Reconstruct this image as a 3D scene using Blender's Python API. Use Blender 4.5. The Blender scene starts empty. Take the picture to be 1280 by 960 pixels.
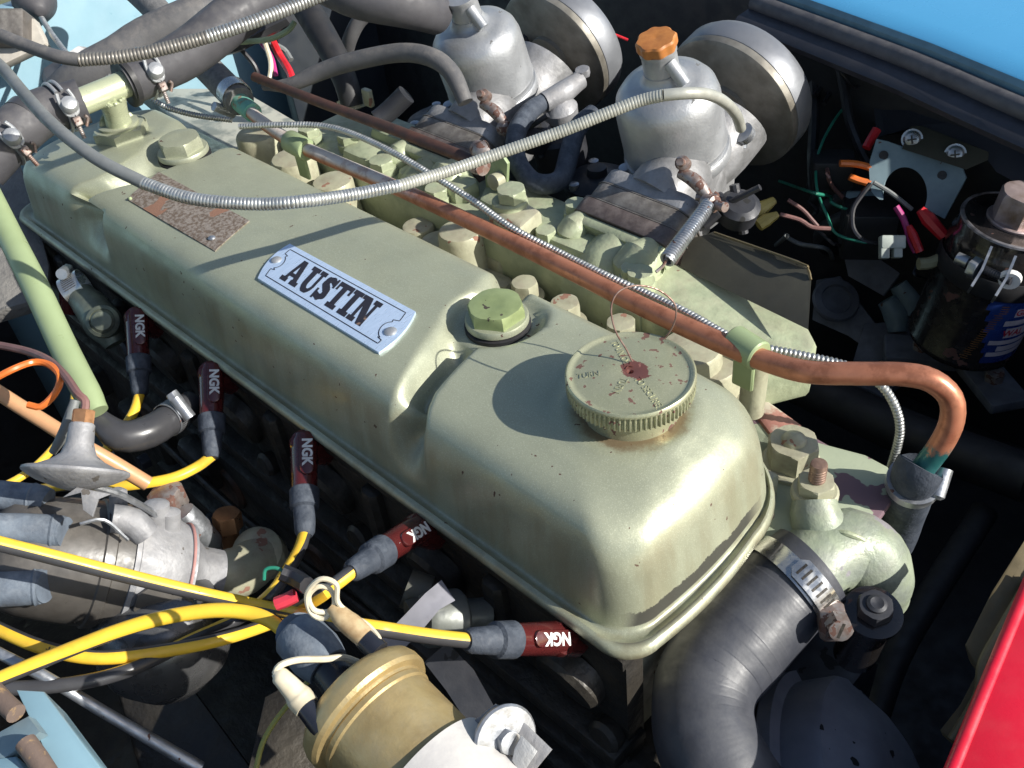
import bpy, bmesh, math, random
from math import sin, cos, pi, radians, sqrt, atan2, hypot, exp
from mathutils import Vector, Matrix, noise
random.seed(7)
sc = bpy.context.scene
COL = sc.collection
# ------------------------------------------------------------------ camera, sky, sun
FPX, YAW, PITCH, ROLL = 1209.354, 2.42943877, 0.714970264, -0.129711008
CAM = Vector((20.0993046, -24.0439343, 50.6068638))            # centimetres
fw = Vector((cos(YAW)*cos(PITCH), sin(YAW)*cos(PITCH), -sin(PITCH)))
rg = fw.cross(Vector((0, 0, 1))).normalized()
up = rg.cross(fw)
CR = rg*cos(ROLL)+up*sin(ROLL)
CU = up*cos(ROLL)-rg*sin(ROLL)
cd = bpy.data.cameras.new('camera')
cd.sensor_width = 36; cd.lens = FPX/1280*36; cd.clip_start = 0.01; cd.clip_end = 500
cam = bpy.data.objects.new('camera', cd); COL.objects.link(cam)
cam.matrix_world = Matrix(((CR.x, CU.x, -fw.x, CAM.x*.01), (CR.y, CU.y, -fw.y, CAM.y*.01), (CR.z, CU.z, -fw.z, CAM.z*.01), (0, 0, 0, 1)))
sc.camera = cam
SUN = Vector((4.29, 1.8, 2.66)).normalized()
w = bpy.data.worlds.new('World'); sc.world = w; w.use_nodes = True
nt = w.node_tree
sky = nt.nodes.new('ShaderNodeTexSky'); sky.sky_type = 'NISHITA'; sky.sun_disc = False
sky.sun_elevation = math.asin(SUN.z); sky.sun_rotation = atan2(SUN.x, SUN.y)
nt.links.new(sky.outputs[0], nt.nodes['Background'].inputs[0])
nt.nodes['Background'].inputs[1].default_value = 0.092
sl = bpy.data.lights.new('sun', 'SUN'); sl.energy = 5.0; sl.angle = radians(.5); sl.color = (1, .965, .89)
so = bpy.data.objects.new('sun', sl); COL.objects.link(so)
so.rotation_euler = (-SUN).to_track_quat('-Z', 'Y').to_euler()
sc.view_settings.view_transform = 'Standard'; sc.view_settings.look = 'None'
sc.view_settings.gamma = 1; sc.view_settings.exposure = 0.58

# ------------------------------------------------------------------ placing helpers (cm)
def ray(x, y): return fw+CR*((x-640)/FPX)-CU*((y-480)/FPX)
def Pz(x, y, z): d = ray(x, y); return CAM+d*((z-CAM.z)/d.z)      # point at height z
def Py(x, y, Y): d = ray(x, y); return CAM+d*((Y-CAM.y)/d.y)
def Px(x, y, X): d = ray(x, y); return CAM+d*((X-CAM.x)/d.x)
def Pd(x, y, dist): return CAM+ray(x, y)*dist                      # point at distance
def V(*a): return Vector(a)

# ------------------------------------------------------------------ scene graph helpers
BASE = {}
def props(o, label=None, cat=None, group=None, kind=None):
    if label: o['label'] = label
    if cat: o['category'] = cat
    if group: o['group'] = group
    if kind: o['kind'] = kind
def thing(name, label, cat, base, group=None):
    o = bpy.data.objects.new(name, None); COL.objects.link(o)
    o.location = Vector(base)*.01; o.empty_display_size = .01
    props(o, label, cat, group); BASE[o.name] = Vector(base)
    return o
class MB:
    def __init__(s): s.v = []; s.f = []; s.m = []
    def add(s, vs, fs, m=0):
        n = len(s.v); s.v += [Vector(q) for q in vs]
        for k, f in enumerate(fs):
            s.f.append([i+n for i in f]); s.m.append(m[k] if isinstance(m, list) else m)
        return s
    def xform(s, M):
        s.v = [M @ q for q in s.v]; return s
    def join(s, o, M=None):
        return s.add([M @ q for q in o.v] if M else o.v, o.f, list(o.m))
    # swept tube
    def tube(s, pts, r, seg=12, step=None, rib=None, ref=None, split=None, twist=0, cap=True, m=0, smooth=True, ribshape=0):
        pts = [Vector(p) for p in pts]
        rr = r if isinstance(r, (list, tuple)) else [r]*len(pts)
        if smooth and len(pts) > 2:
            P, R = [], []
            n = len(pts)
            for i in range(n-1):
                p0 = pts[i-1] if i else pts[0]*2-pts[1]
                p1, p2 = pts[i], pts[i+1]
                p3 = pts[i+2] if i+2 < n else pts[-1]*2-pts[-2]
                L = (p2-p1).length; k = max(3, int(L/(step or max(.35, rr[i]*.6))))
                for j in range(k):
                    t = j/k; t2 = t*t; t3 = t2*t
                    P.append(.5*((2*p1)+(p2-p0)*t+(2*p0-5*p1+4*p2-p3)*t2+(3*p1-p0-3*p2+p3)*t3))
                    e = t*t*(3-2*t) ; R.append(rr[i]*(1-e)+rr[i+1]*e)
            P.append(pts[-1]); R.append(rr[-1])
        else: P, R = pts, list(rr)
        if rib:                                       # resample finely and modulate the radius
            pitch, depth = rib
            ds = pitch/4; Q, S = [P[0]], [R[0]]; acc = 0
            for i in range(len(P)-1):
                a, b = P[i], P[i+1]; L = (b-a).length; t = ds-acc
                while t <= L:
                    Q.append(a.lerp(b, t/L)); S.append(R[i]+(R[i+1]-R[i])*t/L); t += ds
                acc = L-(t-ds)
            P = Q; R = [q*(1+depth*(0, -.0, -.0, -1)[k % 4]) if ribshape else q*(1-depth*(0, .25, 1, .25)[k % 4]) for k, q in enumerate(S)]
        n = len(P); T = []
        for i in range(n):
            d = P[min(i+1, n-1)]-P[max(i-1, 0)]
            T.append(d.normalized() if d.length > 1e-9 else Vector((0, 0, 1)))
        N = Vector(ref) if ref else (Vector((0, 0, 1)) if abs(T[0].z) < .9 else Vector((1, 0, 0)))
        vs, fs, ms = [], [], []
        for i in range(n):
            N = (N-T[i]*N.dot(T[i])).normalized(); B = T[i].cross(N)
            tw = twist*i/max(1, n-1)
            for k in range(seg):
                a = 2*pi*k/seg+tw
                vs.append(P[i]+(N*cos(a)+B*sin(a))*R[i])
        for i in range(n-1):
            for k in range(seg):
                k2 = (k+1) % seg
                fs.append([i*seg+k, i*seg+k2, (i+1)*seg+k2, (i+1)*seg+k])
                ms.append((split[0] if (k*2 < seg) else split[1]) if split else m)
        if cap:
            fs.append(list(range(seg))[::-1]); ms.append(split[0] if split else m)
            fs.append([(n-1)*seg+k for k in range(seg)]); ms.append(split[0] if split else m)
        return s.add(vs, fs, ms)
    # turned shape about an axis; prof = [(radius, height)]
    def lathe(s, prof, o=(0, 0, 0), axis=(0, 0, 1), seg=32, m=0, rad=None, capends=True, phase=0):
        o = Vector(o); ax = Vector(axis).normalized()
        X = ax.orthogonal().normalized()
        if abs(ax.z) > .999: X = Vector((1, 0, 0))
        Y = ax.cross(X)
        vs, fs = [], []
        for j, (r, h) in enumerate(prof):
            for k in range(seg):
                a = 2*pi*k/seg+phase; q = r if not rad else rad(r, a, j)
                vs.append(o+ax*h+(X*cos(a)+Y*sin(a))*q)
        for j in range(len(prof)-1):
            for k in range(seg):
                k2 = (k+1) % seg
                fs.append([j*seg+k, j*seg+k2, (j+1)*seg+k2, (j+1)*seg+k])
        if capends:
            fs.append(list(range(seg))[::-1]); fs.append([(len(prof)-1)*seg+k for k in range(seg)])
        return s.add(vs, fs, m)
    # hexagon with chamfered crown
    def hexa(s, af, h, o=(0, 0, 0), axis=(0, 0, 1), phase=.3, m=0, ch=.12, n=6):
        R = af/2/cos(pi/n); seg = n*4
        def rad(r, a, j):
            if j in (1, 2):
                b = ((a-phase) % (2*pi/n))-pi/n
                q = (af/2)/cos(b)
                return min(q, R*.985) if j == 1 else q
            return r
        def hexr(top):
            def f(a):
                b = ((a-phase) % (2*pi/n))-pi/n; return (af/2)/cos(b)
            return f
        f = hexr(0)
        prof = [('h', 0), ('h', h-ch*af*.35), ('c', h-ch*af*.05), ('d', h)]
        o = Vector(o); ax = Vector(axis).normalized(); X = ax.orthogonal().normalized()
        if abs(ax.z) > .999: X = Vector((1, 0, 0))
        Y = ax.cross(X); vs, fs = [], []
        for j, (t, hh) in enumerate(prof):
            for k in range(seg):
                a = 2*pi*k/seg+phase; q = f(a)
                if t == 'c': q = min(q, af/2*1.04)
                if t == 'd': q = af/2*.93
                if t == 'h' and j == 1: q = q; 
                hz = hh-(max(0, (q-af/2*1.02))*.5 if (t == 'h' and j == 1) else 0)
                vs.append(o+ax*hz+(X*cos(a)+Y*sin(a))*q)
        for j in range(3):
            for k in range(seg):
                k2 = (k+1) % seg
                fs.append([j*seg+k, j*seg+k2, (j+1)*seg+k2, (j+1)*seg+k])
        fs.append(list(range(seg))[::-1]); fs.append([3*seg+k for k in range(seg)])
        return s.add(vs, fs, m)
    # polygon extruded along d, with a bevelled rim
    def slab(s, poly, d, bev=.15, m=0):
        poly = [Vector(p) for p in poly]; d = Vector(d); n = len(poly); nn = Vector()
        for i in range(n): nn += (poly[i]-poly[0]).cross(poly[(i+1) % n]-poly[0])
        nn.normalize()
        def inset(k):
            out = []
            for i in range(n):
                e1 = (poly[i]-poly[i-1]).normalized(); e2 = (poly[(i+1) % n]-poly[i]).normalized()
                n1, n2 = nn.cross(e1), nn.cross(e2)
                out.append(poly[i]+(n1+n2)*(k/max(.4, 1+n1.dot(n2))))
            return out
        L = d.length; dn = d/L
        rings = [inset(bev), [p+dn*bev*.3 for p in inset(bev*.3)], [p+dn*bev for p in poly], [p+dn*(L-bev) for p in poly], [p+dn*(L-bev*.3) for p in inset(bev*.3)], [p+d for p in inset(bev)]] if bev > 0 else [poly, [p+d for p in poly]]
        vs = [p for r in rings for p in r]; fs = []
        for j in range(len(rings)-1):
            for k in range(n):
                k2 = (k+1) % n; fs.append([j*n+k, j*n+k2, (j+1)*n+k2, (j+1)*n+k])
        fs.append(list(range(n))[::-1]); fs.append([(len(rings)-1)*n+k for k in range(n)])
        return s.add(vs, fs, m)
    def box(s, c, dim, M=None, bev=.1, m=0):
        c = Vector(c); x, y, z = [q/2 for q in dim]
        R = M or Matrix.Identity(3)
        b = min(bev, x*.9, y*.9)
        poly = [(-x+b, -y), (x-b, -y), (x, -y+b), (x, y-b), (x-b, y), (-x+b, y), (-x, y-b), (-x, -y+b)]
        return s.slab([c+R @ Vector((p[0], p[1], -z)) for p in poly], R @ Vector((0, 0, 2*z)), min(bev, z*.8), m)
    def build(s, name, mats, parent=None, sharp=35, fix=True, label=None):
        me = bpy.data.meshes.new(name)
        b = BASE.get(parent.name, Vector()) if parent else Vector()
        me.from_pydata([tuple((q-b)*.01) for q in s.v], [], s.f)
        for mm in (mats if isinstance(mats, (list, tuple)) else [mats]): me.materials.append(mm)
        me.polygons.foreach_set('material_index', s.m)
        if fix:
            bm = bmesh.new(); bm.from_mesh(me); bmesh.ops.recalc_face_normals(bm, faces=bm.faces); bm.to_mesh(me); bm.free()
        me.polygons.foreach_set('use_smooth', [True]*len(me.polygons))
        me.set_sharp_from_angle(angle=radians(sharp)); me.update()
        o = bpy.data.objects.new(name, me); COL.objects.link(o)
        if parent: o.parent = parent; BASE[o.name] = b
        if label: o['label'] = label
        return o
def copy_tree(o, parent=None):
    c = o.copy(); COL.objects.link(c); c.parent = parent
    BASE[c.name] = BASE.get(o.name, Vector())
    for ch in [q for q in list(COL.objects) if q.parent == o]: copy_tree(ch, c)
    return c
def frame(o, axis, ref=(0, 0, 1)):
    """matrix whose local z is axis and local x is as near to ref as it can be, at o (cm)"""
    z = Vector(axis).normalized(); x = Vector(ref); x = (x-z*x.dot(z)).normalized(); y = z.cross(x)
    M = Matrix((x, y, z)).transposed().to_4x4(); M.translation = Vector(o); return M
def put(root, o, axis, ref=(0, 0, 1)):
    M = frame(o, axis, ref); M.translation = Vector(o)*.01; root.matrix_basis = M

# ------------------------------------------------------------------ materials
def mat(name, col, rough=.5, metal=0., col2=None, nscale=40, nbias=.5, nsoft=.2, bump=0., bscale=300, bdist=.0004,
        chip=None, chs=60, cht=.68, dust=None, coat=0., spec=.5, rvar=.15, extra=None, fleck=0., streak=None):
    m = bpy.data.materials.new(name); m.use_nodes = True
    t = m.node_tree; N = t.nodes; L = t.links; bs = N['Principled BSDF']
    tc = N.new('ShaderNodeTexCoord'); co = tc.outputs['Object']
    if streak:
        mp = N.new('ShaderNodeMapping'); mp.inputs['Scale'].default_value = streak; L.new(co, mp.inputs[0]); co = mp.outputs[0]
    def noi(scale, det=4, rg_=.55, src=None):
        n = N.new('ShaderNodeTexNoise'); n.inputs['Scale'].default_value = scale; n.inputs['Detail'].default_value = det
        n.inputs['Roughness'].default_value = rg_; L.new(src or co, n.inputs[0]); return n.outputs[0]
    def ramp(x, a, b, lo=0., hi=1.):
        r = N.new('ShaderNodeMapRange'); r.interpolation_type = 'SMOOTHSTEP'
        L.new(x, r.inputs[0]); r.inputs[1].default_value = a; r.inputs[2].default_value = b
        r.inputs[3].default_value = lo; r.inputs[4].default_value = hi; return r.outputs[0]
    def mix(f, a, b):
        x = N.new('ShaderNodeMix'); x.data_type = 'RGBA'
        L.new(f, x.inputs[0])
        for i, q in ((6, a), (7, b)):
            if isinstance(q, tuple): x.inputs[i].default_value = (*q, 1)
            else: L.new(q, x.inputs[i])
        return x.outputs[2]
    def mulf(a, b):
        x = N.new('ShaderNodeMath'); x.operation = 'MULTIPLY'; L.new(a, x.inputs[0])
        if isinstance(b, float): x.inputs[1].default_value = b
        else: L.new(b, x.inputs[1])
        return x.outputs[0]
    c2 = col2 or tuple(q*.72 for q in col)
    c = mix(ramp(noi(nscale, 6, .62), nbias-nsoft, nbias+nsoft), col, c2)
    if fleck:
        c = mix(mulf(ramp(noi(1500, 2, .5), .5, .72), float(fleck)), c, tuple(min(1, q*1.6+.05) for q in col))
    ro = ramp(noi(nscale*2.3, 4), .25, .75, max(.03, rough-rvar), min(1, rough+rvar))
    me = None
    ctx = dict(N=N, L=L, noi=noi, ramp=ramp, mix=mix, mulf=mulf, tc=tc, co=co)
    if dust:                     # lies on faces that look up
        g = N.new('ShaderNodeNewGeometry'); sx = N.new('ShaderNodeSeparateXYZ'); L.new(g.outputs['Normal'], sx.inputs[0])
        f = mulf(mulf(ramp(sx.outputs[2], .1, .9), ramp(noi(nscale*1.4, 5, .7), .35, .75)), float(dust[3]))
        c = mix(f, c, tuple(dust[:3]))
    if chip:
        f = ramp(noi(chs, 3, .5), cht, cht+.012)
        c = mix(f, c, chip)
        rm = N.new('ShaderNodeMix'); L.new(f, rm.inputs[0]); L.new(ro, rm.inputs[2]); rm.inputs[3].default_value = .85; ro = rm.outputs[0]
        mm = ramp(f, 0, 1, metal, 0.); me = mm
    if extra: c, ro, me = extra(ctx, c, ro, me)
    L.new(c, bs.inputs['Base Color']); L.new(ro, bs.inputs['Roughness'])
    if me: L.new(me, bs.inputs['Metallic'])
    else: bs.inputs['Metallic'].default_value = metal
    bs.inputs['Specular IOR Level'].default_value = spec
    bs.inputs['Coat Weight'].default_value = coat; bs.inputs['Coat Roughness'].default_value = .12
    if bump:
        b = N.new('ShaderNodeBump'); b.inputs['Strength'].default_value = bump; b.inputs['Distance'].default_value = bdist
        L.new(noi(bscale, 4, .55), b.inputs['Height']); L.new(b.outputs[0], bs.inputs['Normal'])
    return m
RUST = (.12, .06, .045); DRUST = (.09, .045, .03)
def cover_extra(cx, c, ro, me):
    N, L = cx['N'], cx['L']
    # rust ring left round the oil filler neck, ragged black patch low on the front end, grime along the rim
    g_ = N.new('ShaderNodeNewGeometry')
    def dist(p):
        d = N.new('ShaderNodeVectorMath'); d.operation = 'DISTANCE'; L.new(g_.outputs['Position'], d.inputs[0]); d.inputs[1].default_value = p; return d.outputs['Value']
    n1 = cx['noi'](120, 5, .7)
    a = N.new('ShaderNodeMath'); a.operation = 'MULTIPLY_ADD'; L.new(n1, a.inputs[0]); a.inputs[1].default_value = .014; L.new(dist((-.0690, .0825, .114)), a.inputs[2])
    c = cx['mix'](cx['mulf'](cx['ramp'](a.outputs[0], .0375, .045, 1., 0.), .75), c, (.16, .085, .035))
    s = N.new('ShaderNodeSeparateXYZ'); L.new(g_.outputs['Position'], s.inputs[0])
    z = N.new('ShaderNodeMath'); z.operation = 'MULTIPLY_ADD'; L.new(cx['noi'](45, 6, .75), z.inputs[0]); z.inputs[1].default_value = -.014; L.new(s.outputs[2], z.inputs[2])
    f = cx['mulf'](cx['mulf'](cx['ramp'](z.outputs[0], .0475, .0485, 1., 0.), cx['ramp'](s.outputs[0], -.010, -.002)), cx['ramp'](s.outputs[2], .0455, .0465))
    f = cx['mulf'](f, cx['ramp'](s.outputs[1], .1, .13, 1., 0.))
    front_patch = f
    z2 = N.new('ShaderNodeMath'); z2.operation = 'MULTIPLY_ADD'; L.new(cx['noi'](90, 5, .7), z2.inputs[0]); z2.inputs[1].default_value = -.006; L.new(s.outputs[2], z2.inputs[2])
    c = cx['mix'](cx['mulf'](cx['ramp'](z2.outputs[0], .036, .0405, 1., 0.), .8), c, (.04, .035, .025))
    s2 = N.new('ShaderNodeMapping'); s2.inputs['Scale'].default_value = (1, 1, .12); L.new(g_.outputs['Position'], s2.inputs[0])
    wz = cx['ramp'](s.outputs[2], .100, .085, 0., 1.)
    c = cx['mix'](cx['mulf'](cx['mulf'](cx['ramp'](cx['noi'](55, 4, .6, s2.outputs[0]), .38, .66), wz), .4), c, (.22, .18, .10))
    c = cx['mix'](cx['mulf'](front_patch, .93), c, (.022, .021, .018))
    rm = N.new('ShaderNodeMix'); L.new(front_patch, rm.inputs[0]); L.new(ro, rm.inputs[2]); rm.inputs[3].default_value = .95; ro = rm.outputs[0]
    me = cx['ramp'](front_patch, 0, 1, .34, 0.)
    return c, ro, me
SAGE = (.36, .375, .272)
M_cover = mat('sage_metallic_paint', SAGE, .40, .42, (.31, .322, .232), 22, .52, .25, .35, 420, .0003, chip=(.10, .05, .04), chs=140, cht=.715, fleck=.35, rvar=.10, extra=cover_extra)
def cap_rust(cx):
    N, L = cx['N'], cx['L']
    d = N.new('ShaderNodeVectorMath'); d.operation = 'LENGTH'
    mp = N.new('ShaderNodeMapping'); mp.inputs['Location'].default_value = (-.002, -.002, -.001); L.new(cx['tc'].outputs['Object'], mp.inputs[0]); 
    sc_ = N.new('ShaderNodeVectorMath'); sc_.operation = 'MULTIPLY'; sc_.inputs[1].default_value = (1, 1.3, 0); L.new(mp.outputs[0], sc_.inputs[0]); L.new(sc_.outputs[0], d.inputs[0])
    a = N.new('ShaderNodeMath'); a.operation = 'MULTIPLY_ADD'; L.new(cx['noi'](230, 5, .7), a.inputs[0]); a.inputs[1].default_value = .012; L.new(d.outputs['Value'], a.inputs[2])
    return cx['ramp'](a.outputs[0], .0150, .0155, 1., 0.)
M_cap = mat('chipped_sage_cap_paint', (.40, .40, .27), .34, .45, (.32, .33, .21), 30, .5, .3, .3, 300, .0003, chip=(.13, .065, .05), chs=190, cht=.64, fleck=.3, rvar=.08,
    extra=lambda cx, c, ro, me: (cx['mix'](cap_rust(cx), c, (.21, .085, .07)), ro, me))
M_green = mat('pale_green_engine_paint', (.40, .44, .29), .48, .12, (.28, .32, .21), 45, .55, .2, .7, 150, .0010, chip=(.2, .13, .09), chs=70, cht=.73, dust=(.3, .27, .2, .5))
M_cream = mat('faded_cream_green_paint', (.40, .395, .28), .45, .1, (.26, .24, .17), 55, .58, .2, .6, 140, .0008, chip=(.25, .13, .09), chs=60, cht=.66, dust=(.35, .28, .22, .4))
M_sagepipe = mat('sage_pipe_paint', (.47, .50, .34), .34, .3, (.40, .43, .29), 25, .5, .3, .1, 300, .0002, chip=(.2, .1, .06), chs=90, cht=.74)
M_palegreen = mat('pale_green_tube_paint', (.30, .37, .20), .4, .05, (.25, .31, .16), 20, .5, .3, .1, 300, .0002)
M_nutgreen = mat('green_nut_paint', (.30, .36, .17), .45, .25, (.22, .27, .12), 60, .5, .25, .3, 200, .0004, chip=(.05, .04, .03), chs=110, cht=.66)
def patina(cx, c, ro, me):
    N, L = cx['N'], cx['L']
    g = N.new('ShaderNodeNewGeometry'); s = N.new('ShaderNodeSeparateXYZ'); L.new(g.outputs['Position'], s.inputs[0])
    nz = N.new('ShaderNodeSeparateXYZ'); L.new(g.outputs['Normal'], nz.inputs[0])
    # whitish bloom at the rear, verdigris at both ends
    xx = N.new('ShaderNodeMath'); xx.operation = 'MULTIPLY_ADD'; L.new(cx['noi'](30, 5, .7), xx.inputs[0]); xx.inputs[1].default_value = .25; L.new(s.outputs[0], xx.inputs[2])
    bf = cx['mulf'](cx['mulf'](cx['ramp'](xx.outputs[0], -.34, -.22, 1., 0.), cx['ramp'](nz.outputs[2], -.1, .7)), .85)
    c = cx['mix'](bf, c, (.55, .54, .50)); me = cx['ramp'](bf, 0, 1, .45, .0)
    c = cx['mix'](cx['mulf'](cx['ramp'](cx['noi'](60, 5, .7), .5, .62), .35), c, (.2, .075, .04))
    xv = N.new('ShaderNodeMath'); xv.operation = 'MULTIPLY_ADD'; L.new(cx['noi'](110, 5, .7), xv.inputs[0]); xv.inputs[1].default_value = .02; L.new(s.outputs[0], xv.inputs[2])
    c = cx['mix'](cx['ramp'](xv.outputs[0], -.660, -.648, 1., 0.), c, (.18, .42, .33))
    zv = N.new('ShaderNodeMath'); zv.operation = 'MULTIPLY_ADD'; L.new(cx['noi'](130, 5, .8), zv.inputs[0]); zv.inputs[1].default_value = -.03; L.new(s.outputs[2], zv.inputs[2])
    f = cx['mulf'](cx['ramp'](zv.outputs[0], .044, .052, 1., 0.), cx['ramp'](s.outputs[0], .02, .03))
    c = cx['mix'](f, c, (.03, .15, .15))
    return c, ro, me
M_copper = mat('weathered_copper', (.52, .215, .125), .40, .35, (.38, .145, .08), 60, .5, .3, .15, 250, .0003, extra=patina, rvar=.12)
M_rubber = mat('old_black_rubber', (.045, .044, .05), .62, 0, (.07, .068, .075), 50, .5, .3, .25, 350, .0003, dust=(.16, .15, .14, .4))
M_rubber2 = mat('grey_weathered_rubber', (.10, .098, .10), .72, 0, (.07, .07, .075), 60, .5, .3, .5, 500, .0004, dust=(.22, .2, .18, .5))
M_hose = mat('radiator_hose_rubber', (.055, .058, .070), .5, 0, (.035, .037, .046), 30, .5, .3, .25, 500, .0003, dust=(.13, .13, .13, .35), spec=.6)
M_braid = mat('dusty_braided_hose', (.17, .165, .16), .85, 0, (.10, .10, .10), 160, .5, .2, .8, 600, .0008)
M_boot = mat('perished_grey_rubber', (.13, .16, .20), .75, 0, (.07, .085, .11), 70, .5, .25, .6, 350, .0006, dust=(.3, .33, .36, .4))
M_blueboot = mat('blue_grey_rubber', (.022, .030, .045), .75, 0, (.05, .06, .08), 90, .5, .25, .9, 300, .0008, dust=(.13, .15, .18, .45))
M_conduit = mat('grey_sleeved_conduit', (.21, .22, .22), .55, .2, (.14, .15, .15), 60, .5, .3, .2, 300, .0002)
M_steelflex = mat('galvanised_flex_conduit', (.5, .51, .5), .38, .75, (.36, .37, .36), 90, .5, .25, .2, 300, .0002)
M_whiteflex = mat('ivory_sleeved_conduit', (.44, .44, .39), .42, .25, (.33, .33, .29), 60, .5, .3, .1, 300, .0002)
M_darkflex = mat('dark_wound_conduit', (.13, .12, .11), .5, .4, (.2, .19, .17), 60, .5, .3, .2, 300, .0002)
M_alu = mat('dull_cast_aluminium', (.45, .46, .475), .44, .55, (.29, .30, .31), 18, .5, .3, .6, 480, .0004, rvar=.14, dust=(.35, .33, .3, .4), chip=(.12, .12, .12), chs=110, cht=.72)
M_aluplate = mat('brushed_aluminium_plate', (.60, .72, .90), .38, .45, (.50, .63, .80), 60, .5, .3, .12, 500, .0001, streak=(8, 1, 1))
M_castgrey = mat('chalky_cast_alloy', (.33, .33, .34), .6, .3, (.20, .20, .21), 45, .5, .2, .8, 260, .0006, dust=(.42, .4, .38, .4), chip=(.10, .09, .08), chs=75, cht=.68)
M_dirtyalloy = mat('dirty_cast_alloy', (.31, .31, .32), .55, .3, (.15, .15, .15), 30, .5, .2, .6, 160, .001, dust=(.36, .34, .33, .4))
M_zinc = mat('dull_zinc_steel', (.45, .47, .5), .4, .8, (.3, .31, .33), 70, .5, .3, .3, 350, .0003, chip=RUST, chs=120, cht=.70)
M_zincrust = mat('rusty_zinc_steel', (.34, .32, .31), .5, .6, (.22, .14, .11), 90, .5, .2, .4, 350, .0004, chip=RUST, chs=150, cht=.56)
M_stain = mat('clamp_stainless', (.62, .62, .6), .28, .9, (.45, .45, .44), 70, .5, .3, .15, 350, .0002)
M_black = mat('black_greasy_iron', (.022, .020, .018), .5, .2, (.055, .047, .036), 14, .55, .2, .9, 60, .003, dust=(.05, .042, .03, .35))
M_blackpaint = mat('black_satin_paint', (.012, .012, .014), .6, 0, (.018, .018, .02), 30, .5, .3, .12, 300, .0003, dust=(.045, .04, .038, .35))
M_blackgloss = mat('black_gloss_enamel', (.012, .012, .014), .22, 0, (.02, .016, .014), 40, .5, .3, .15, 200, .0004, chip=(.09, .04, .03), chs=60, cht=.66, coat=.3)
M_heatshield = mat('brown_burnt_plate', (.085, .08, .058), .6, .2, (.05, .047, .036), 25, .5, .3, .2, 300, .0003)
M_bake = mat('dark_red_bakelite', (.085, .013, .013), .2, 0, (.06, .01, .01), 40, .5, .3, .04, 300, .0001, coat=.5)
M_white = mat('white_print', (.8, .79, .76), .5)
M_yellow = mat('yellow_lead_jacket', (.80, .51, .045), .38, 0, (.62, .36, .035), 45, .62, .18, .15, 200, .0003, rvar=.12, chip=(.10, .07, .03), chs=180, cht=.72)
M_wireblk = mat('black_lead_jacket', (.035, .035, .038), .32, 0, (.06, .06, .065), 35, .5, .3, .05, 300, .0001, rvar=.06)
M_cream_wire = mat('aged_ivory_insulation', (.66, .61, .48), .45, 0, (.52, .44, .3), 80, .5, .3, .1, 300, .0002)
M_tape = mat('tan_plastic_sleeve', (.5, .33, .17), .5, 0, (.34, .2, .09), 90, .5, .3, .2, 300, .0003)
M_orange = mat('orange_insulation', (.7, .17, .03), .4)
M_red = mat('red_insulation', (.6, .02, .03), .4)
M_greenw = mat('green_insulation', (.02, .2, .13), .4)
M_pinkbrown = mat('brown_insulation', (.2, .10, .09), .5)
M_blackw = mat('black_insulation', (.015, .015, .02), .45)
M_purple = mat('magenta_insulation', (.45, .03, .2), .45)
M_ltgreenw = mat('pale_green_insulation', (.38, .45, .25), .5)
M_brass = mat('dull_gold_anodised_can', (.50, .38, .18), .42, .55, (.38, .28, .13), 40, .5, .2, .7, 350, .0003, streak=None, rvar=.1, dust=(.5, .44, .3, .35))
M_coilblk = mat('black_moulded_plastic', (.015, .017, .025), .3)
M_ptube = mat('tan_plastic_tube', (.55, .30, .15), .4, 0, (.45, .24, .12), 30, .5, .3, .05)
M_brassnut = mat('brass_nut', (.50, .27, .14), .4, .7, (.36, .18, .09), 90, .5, .3, .2, 300, .0003)
M_dist = mat('dark_brown_moulding', (.055, .05, .045), .42, 0, (.085, .078, .07), 50, .5, .3, .3, 300, .0003, dust=(.2, .18, .16, .35))
M_ltblue = mat('light_blue_body_paint', (.24, .39, .46), .4, 0, (.20, .33, .40), 14, .5, .3, .1, 300, .0002, chip=(.1, .09, .06), chs=30, cht=.74, coat=.2)
M_blueout = mat('sky_blue_body_paint', (.085, .36, .62), .25, 0, (.08, .34, .60), 10, .5, .3, .03, coat=.6)
M_greyblue = mat('faded_blue_grey_steel', (.22, .30, .33), .5, .05, (.15, .21, .24), 45, .5, .3, .2, 300, .0003, chip=DRUST, chs=80, cht=.68)
M_redpaint = mat('bright_red_paint', (.62, .012, .035), .4, 0, (.55, .012, .03), 30, .5, .3, .25, 500, .0002)
M_olive = mat('olive_brown_steel', (.15, .115, .055), .5, .3, (.09, .07, .035), 30, .5, .3, .2, 300, .0003)
M_darkgrey = mat('dark_grey_casting', (.035, .037, .044), .5, .2, (.03, .03, .035), 30, .5, .3, .4, 200, .0006, chip=(.012, .012, .012), chs=50, cht=.68)
M_orangeplastic = mat('orange_plastic_cap', (.50, .20, .05), .5, 0, (.34, .12, .03), 90, .5, .25, .2, 300, .0003)
M_isol = mat('brown_heat_insulator', (.15, .135, .125), .5, .2, (.09, .08, .07), 60, .5, .3, .3, 300, .0004, dust=(.32, .3, .27, .6))
M_rustplate = mat('rusted_speckled_plate', (.25, .215, .185), .7, .15, (.13, .095, .07), 330, .5, .1, .8, 400, .0005, chip=(.22, .115, .075), chs=40, cht=.60)
M_blueprint = mat('blue_label_print', (.02, .05, .22), .3)
M_redprint = mat('red_label_print', (.5, .03, .06), .4)
M_pinkwhite = mat('faded_white_label_print', (.62, .55, .6), .4)
M_stainrust = mat('orange_rust_stain', (.18, .09, .03), .6)
M_leather = mat('mottled_brown_wrap', (.14, .10, .08), .7, 0, (.34, .22, .1), 120, .62, .06, .6, 300, .0006)
M_dirtgrey = mat('dusty_grey_lagging', (.2, .19, .175), .9, 0, (.13, .125, .12), 60, .5, .3, .9, 200, .002)
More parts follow.
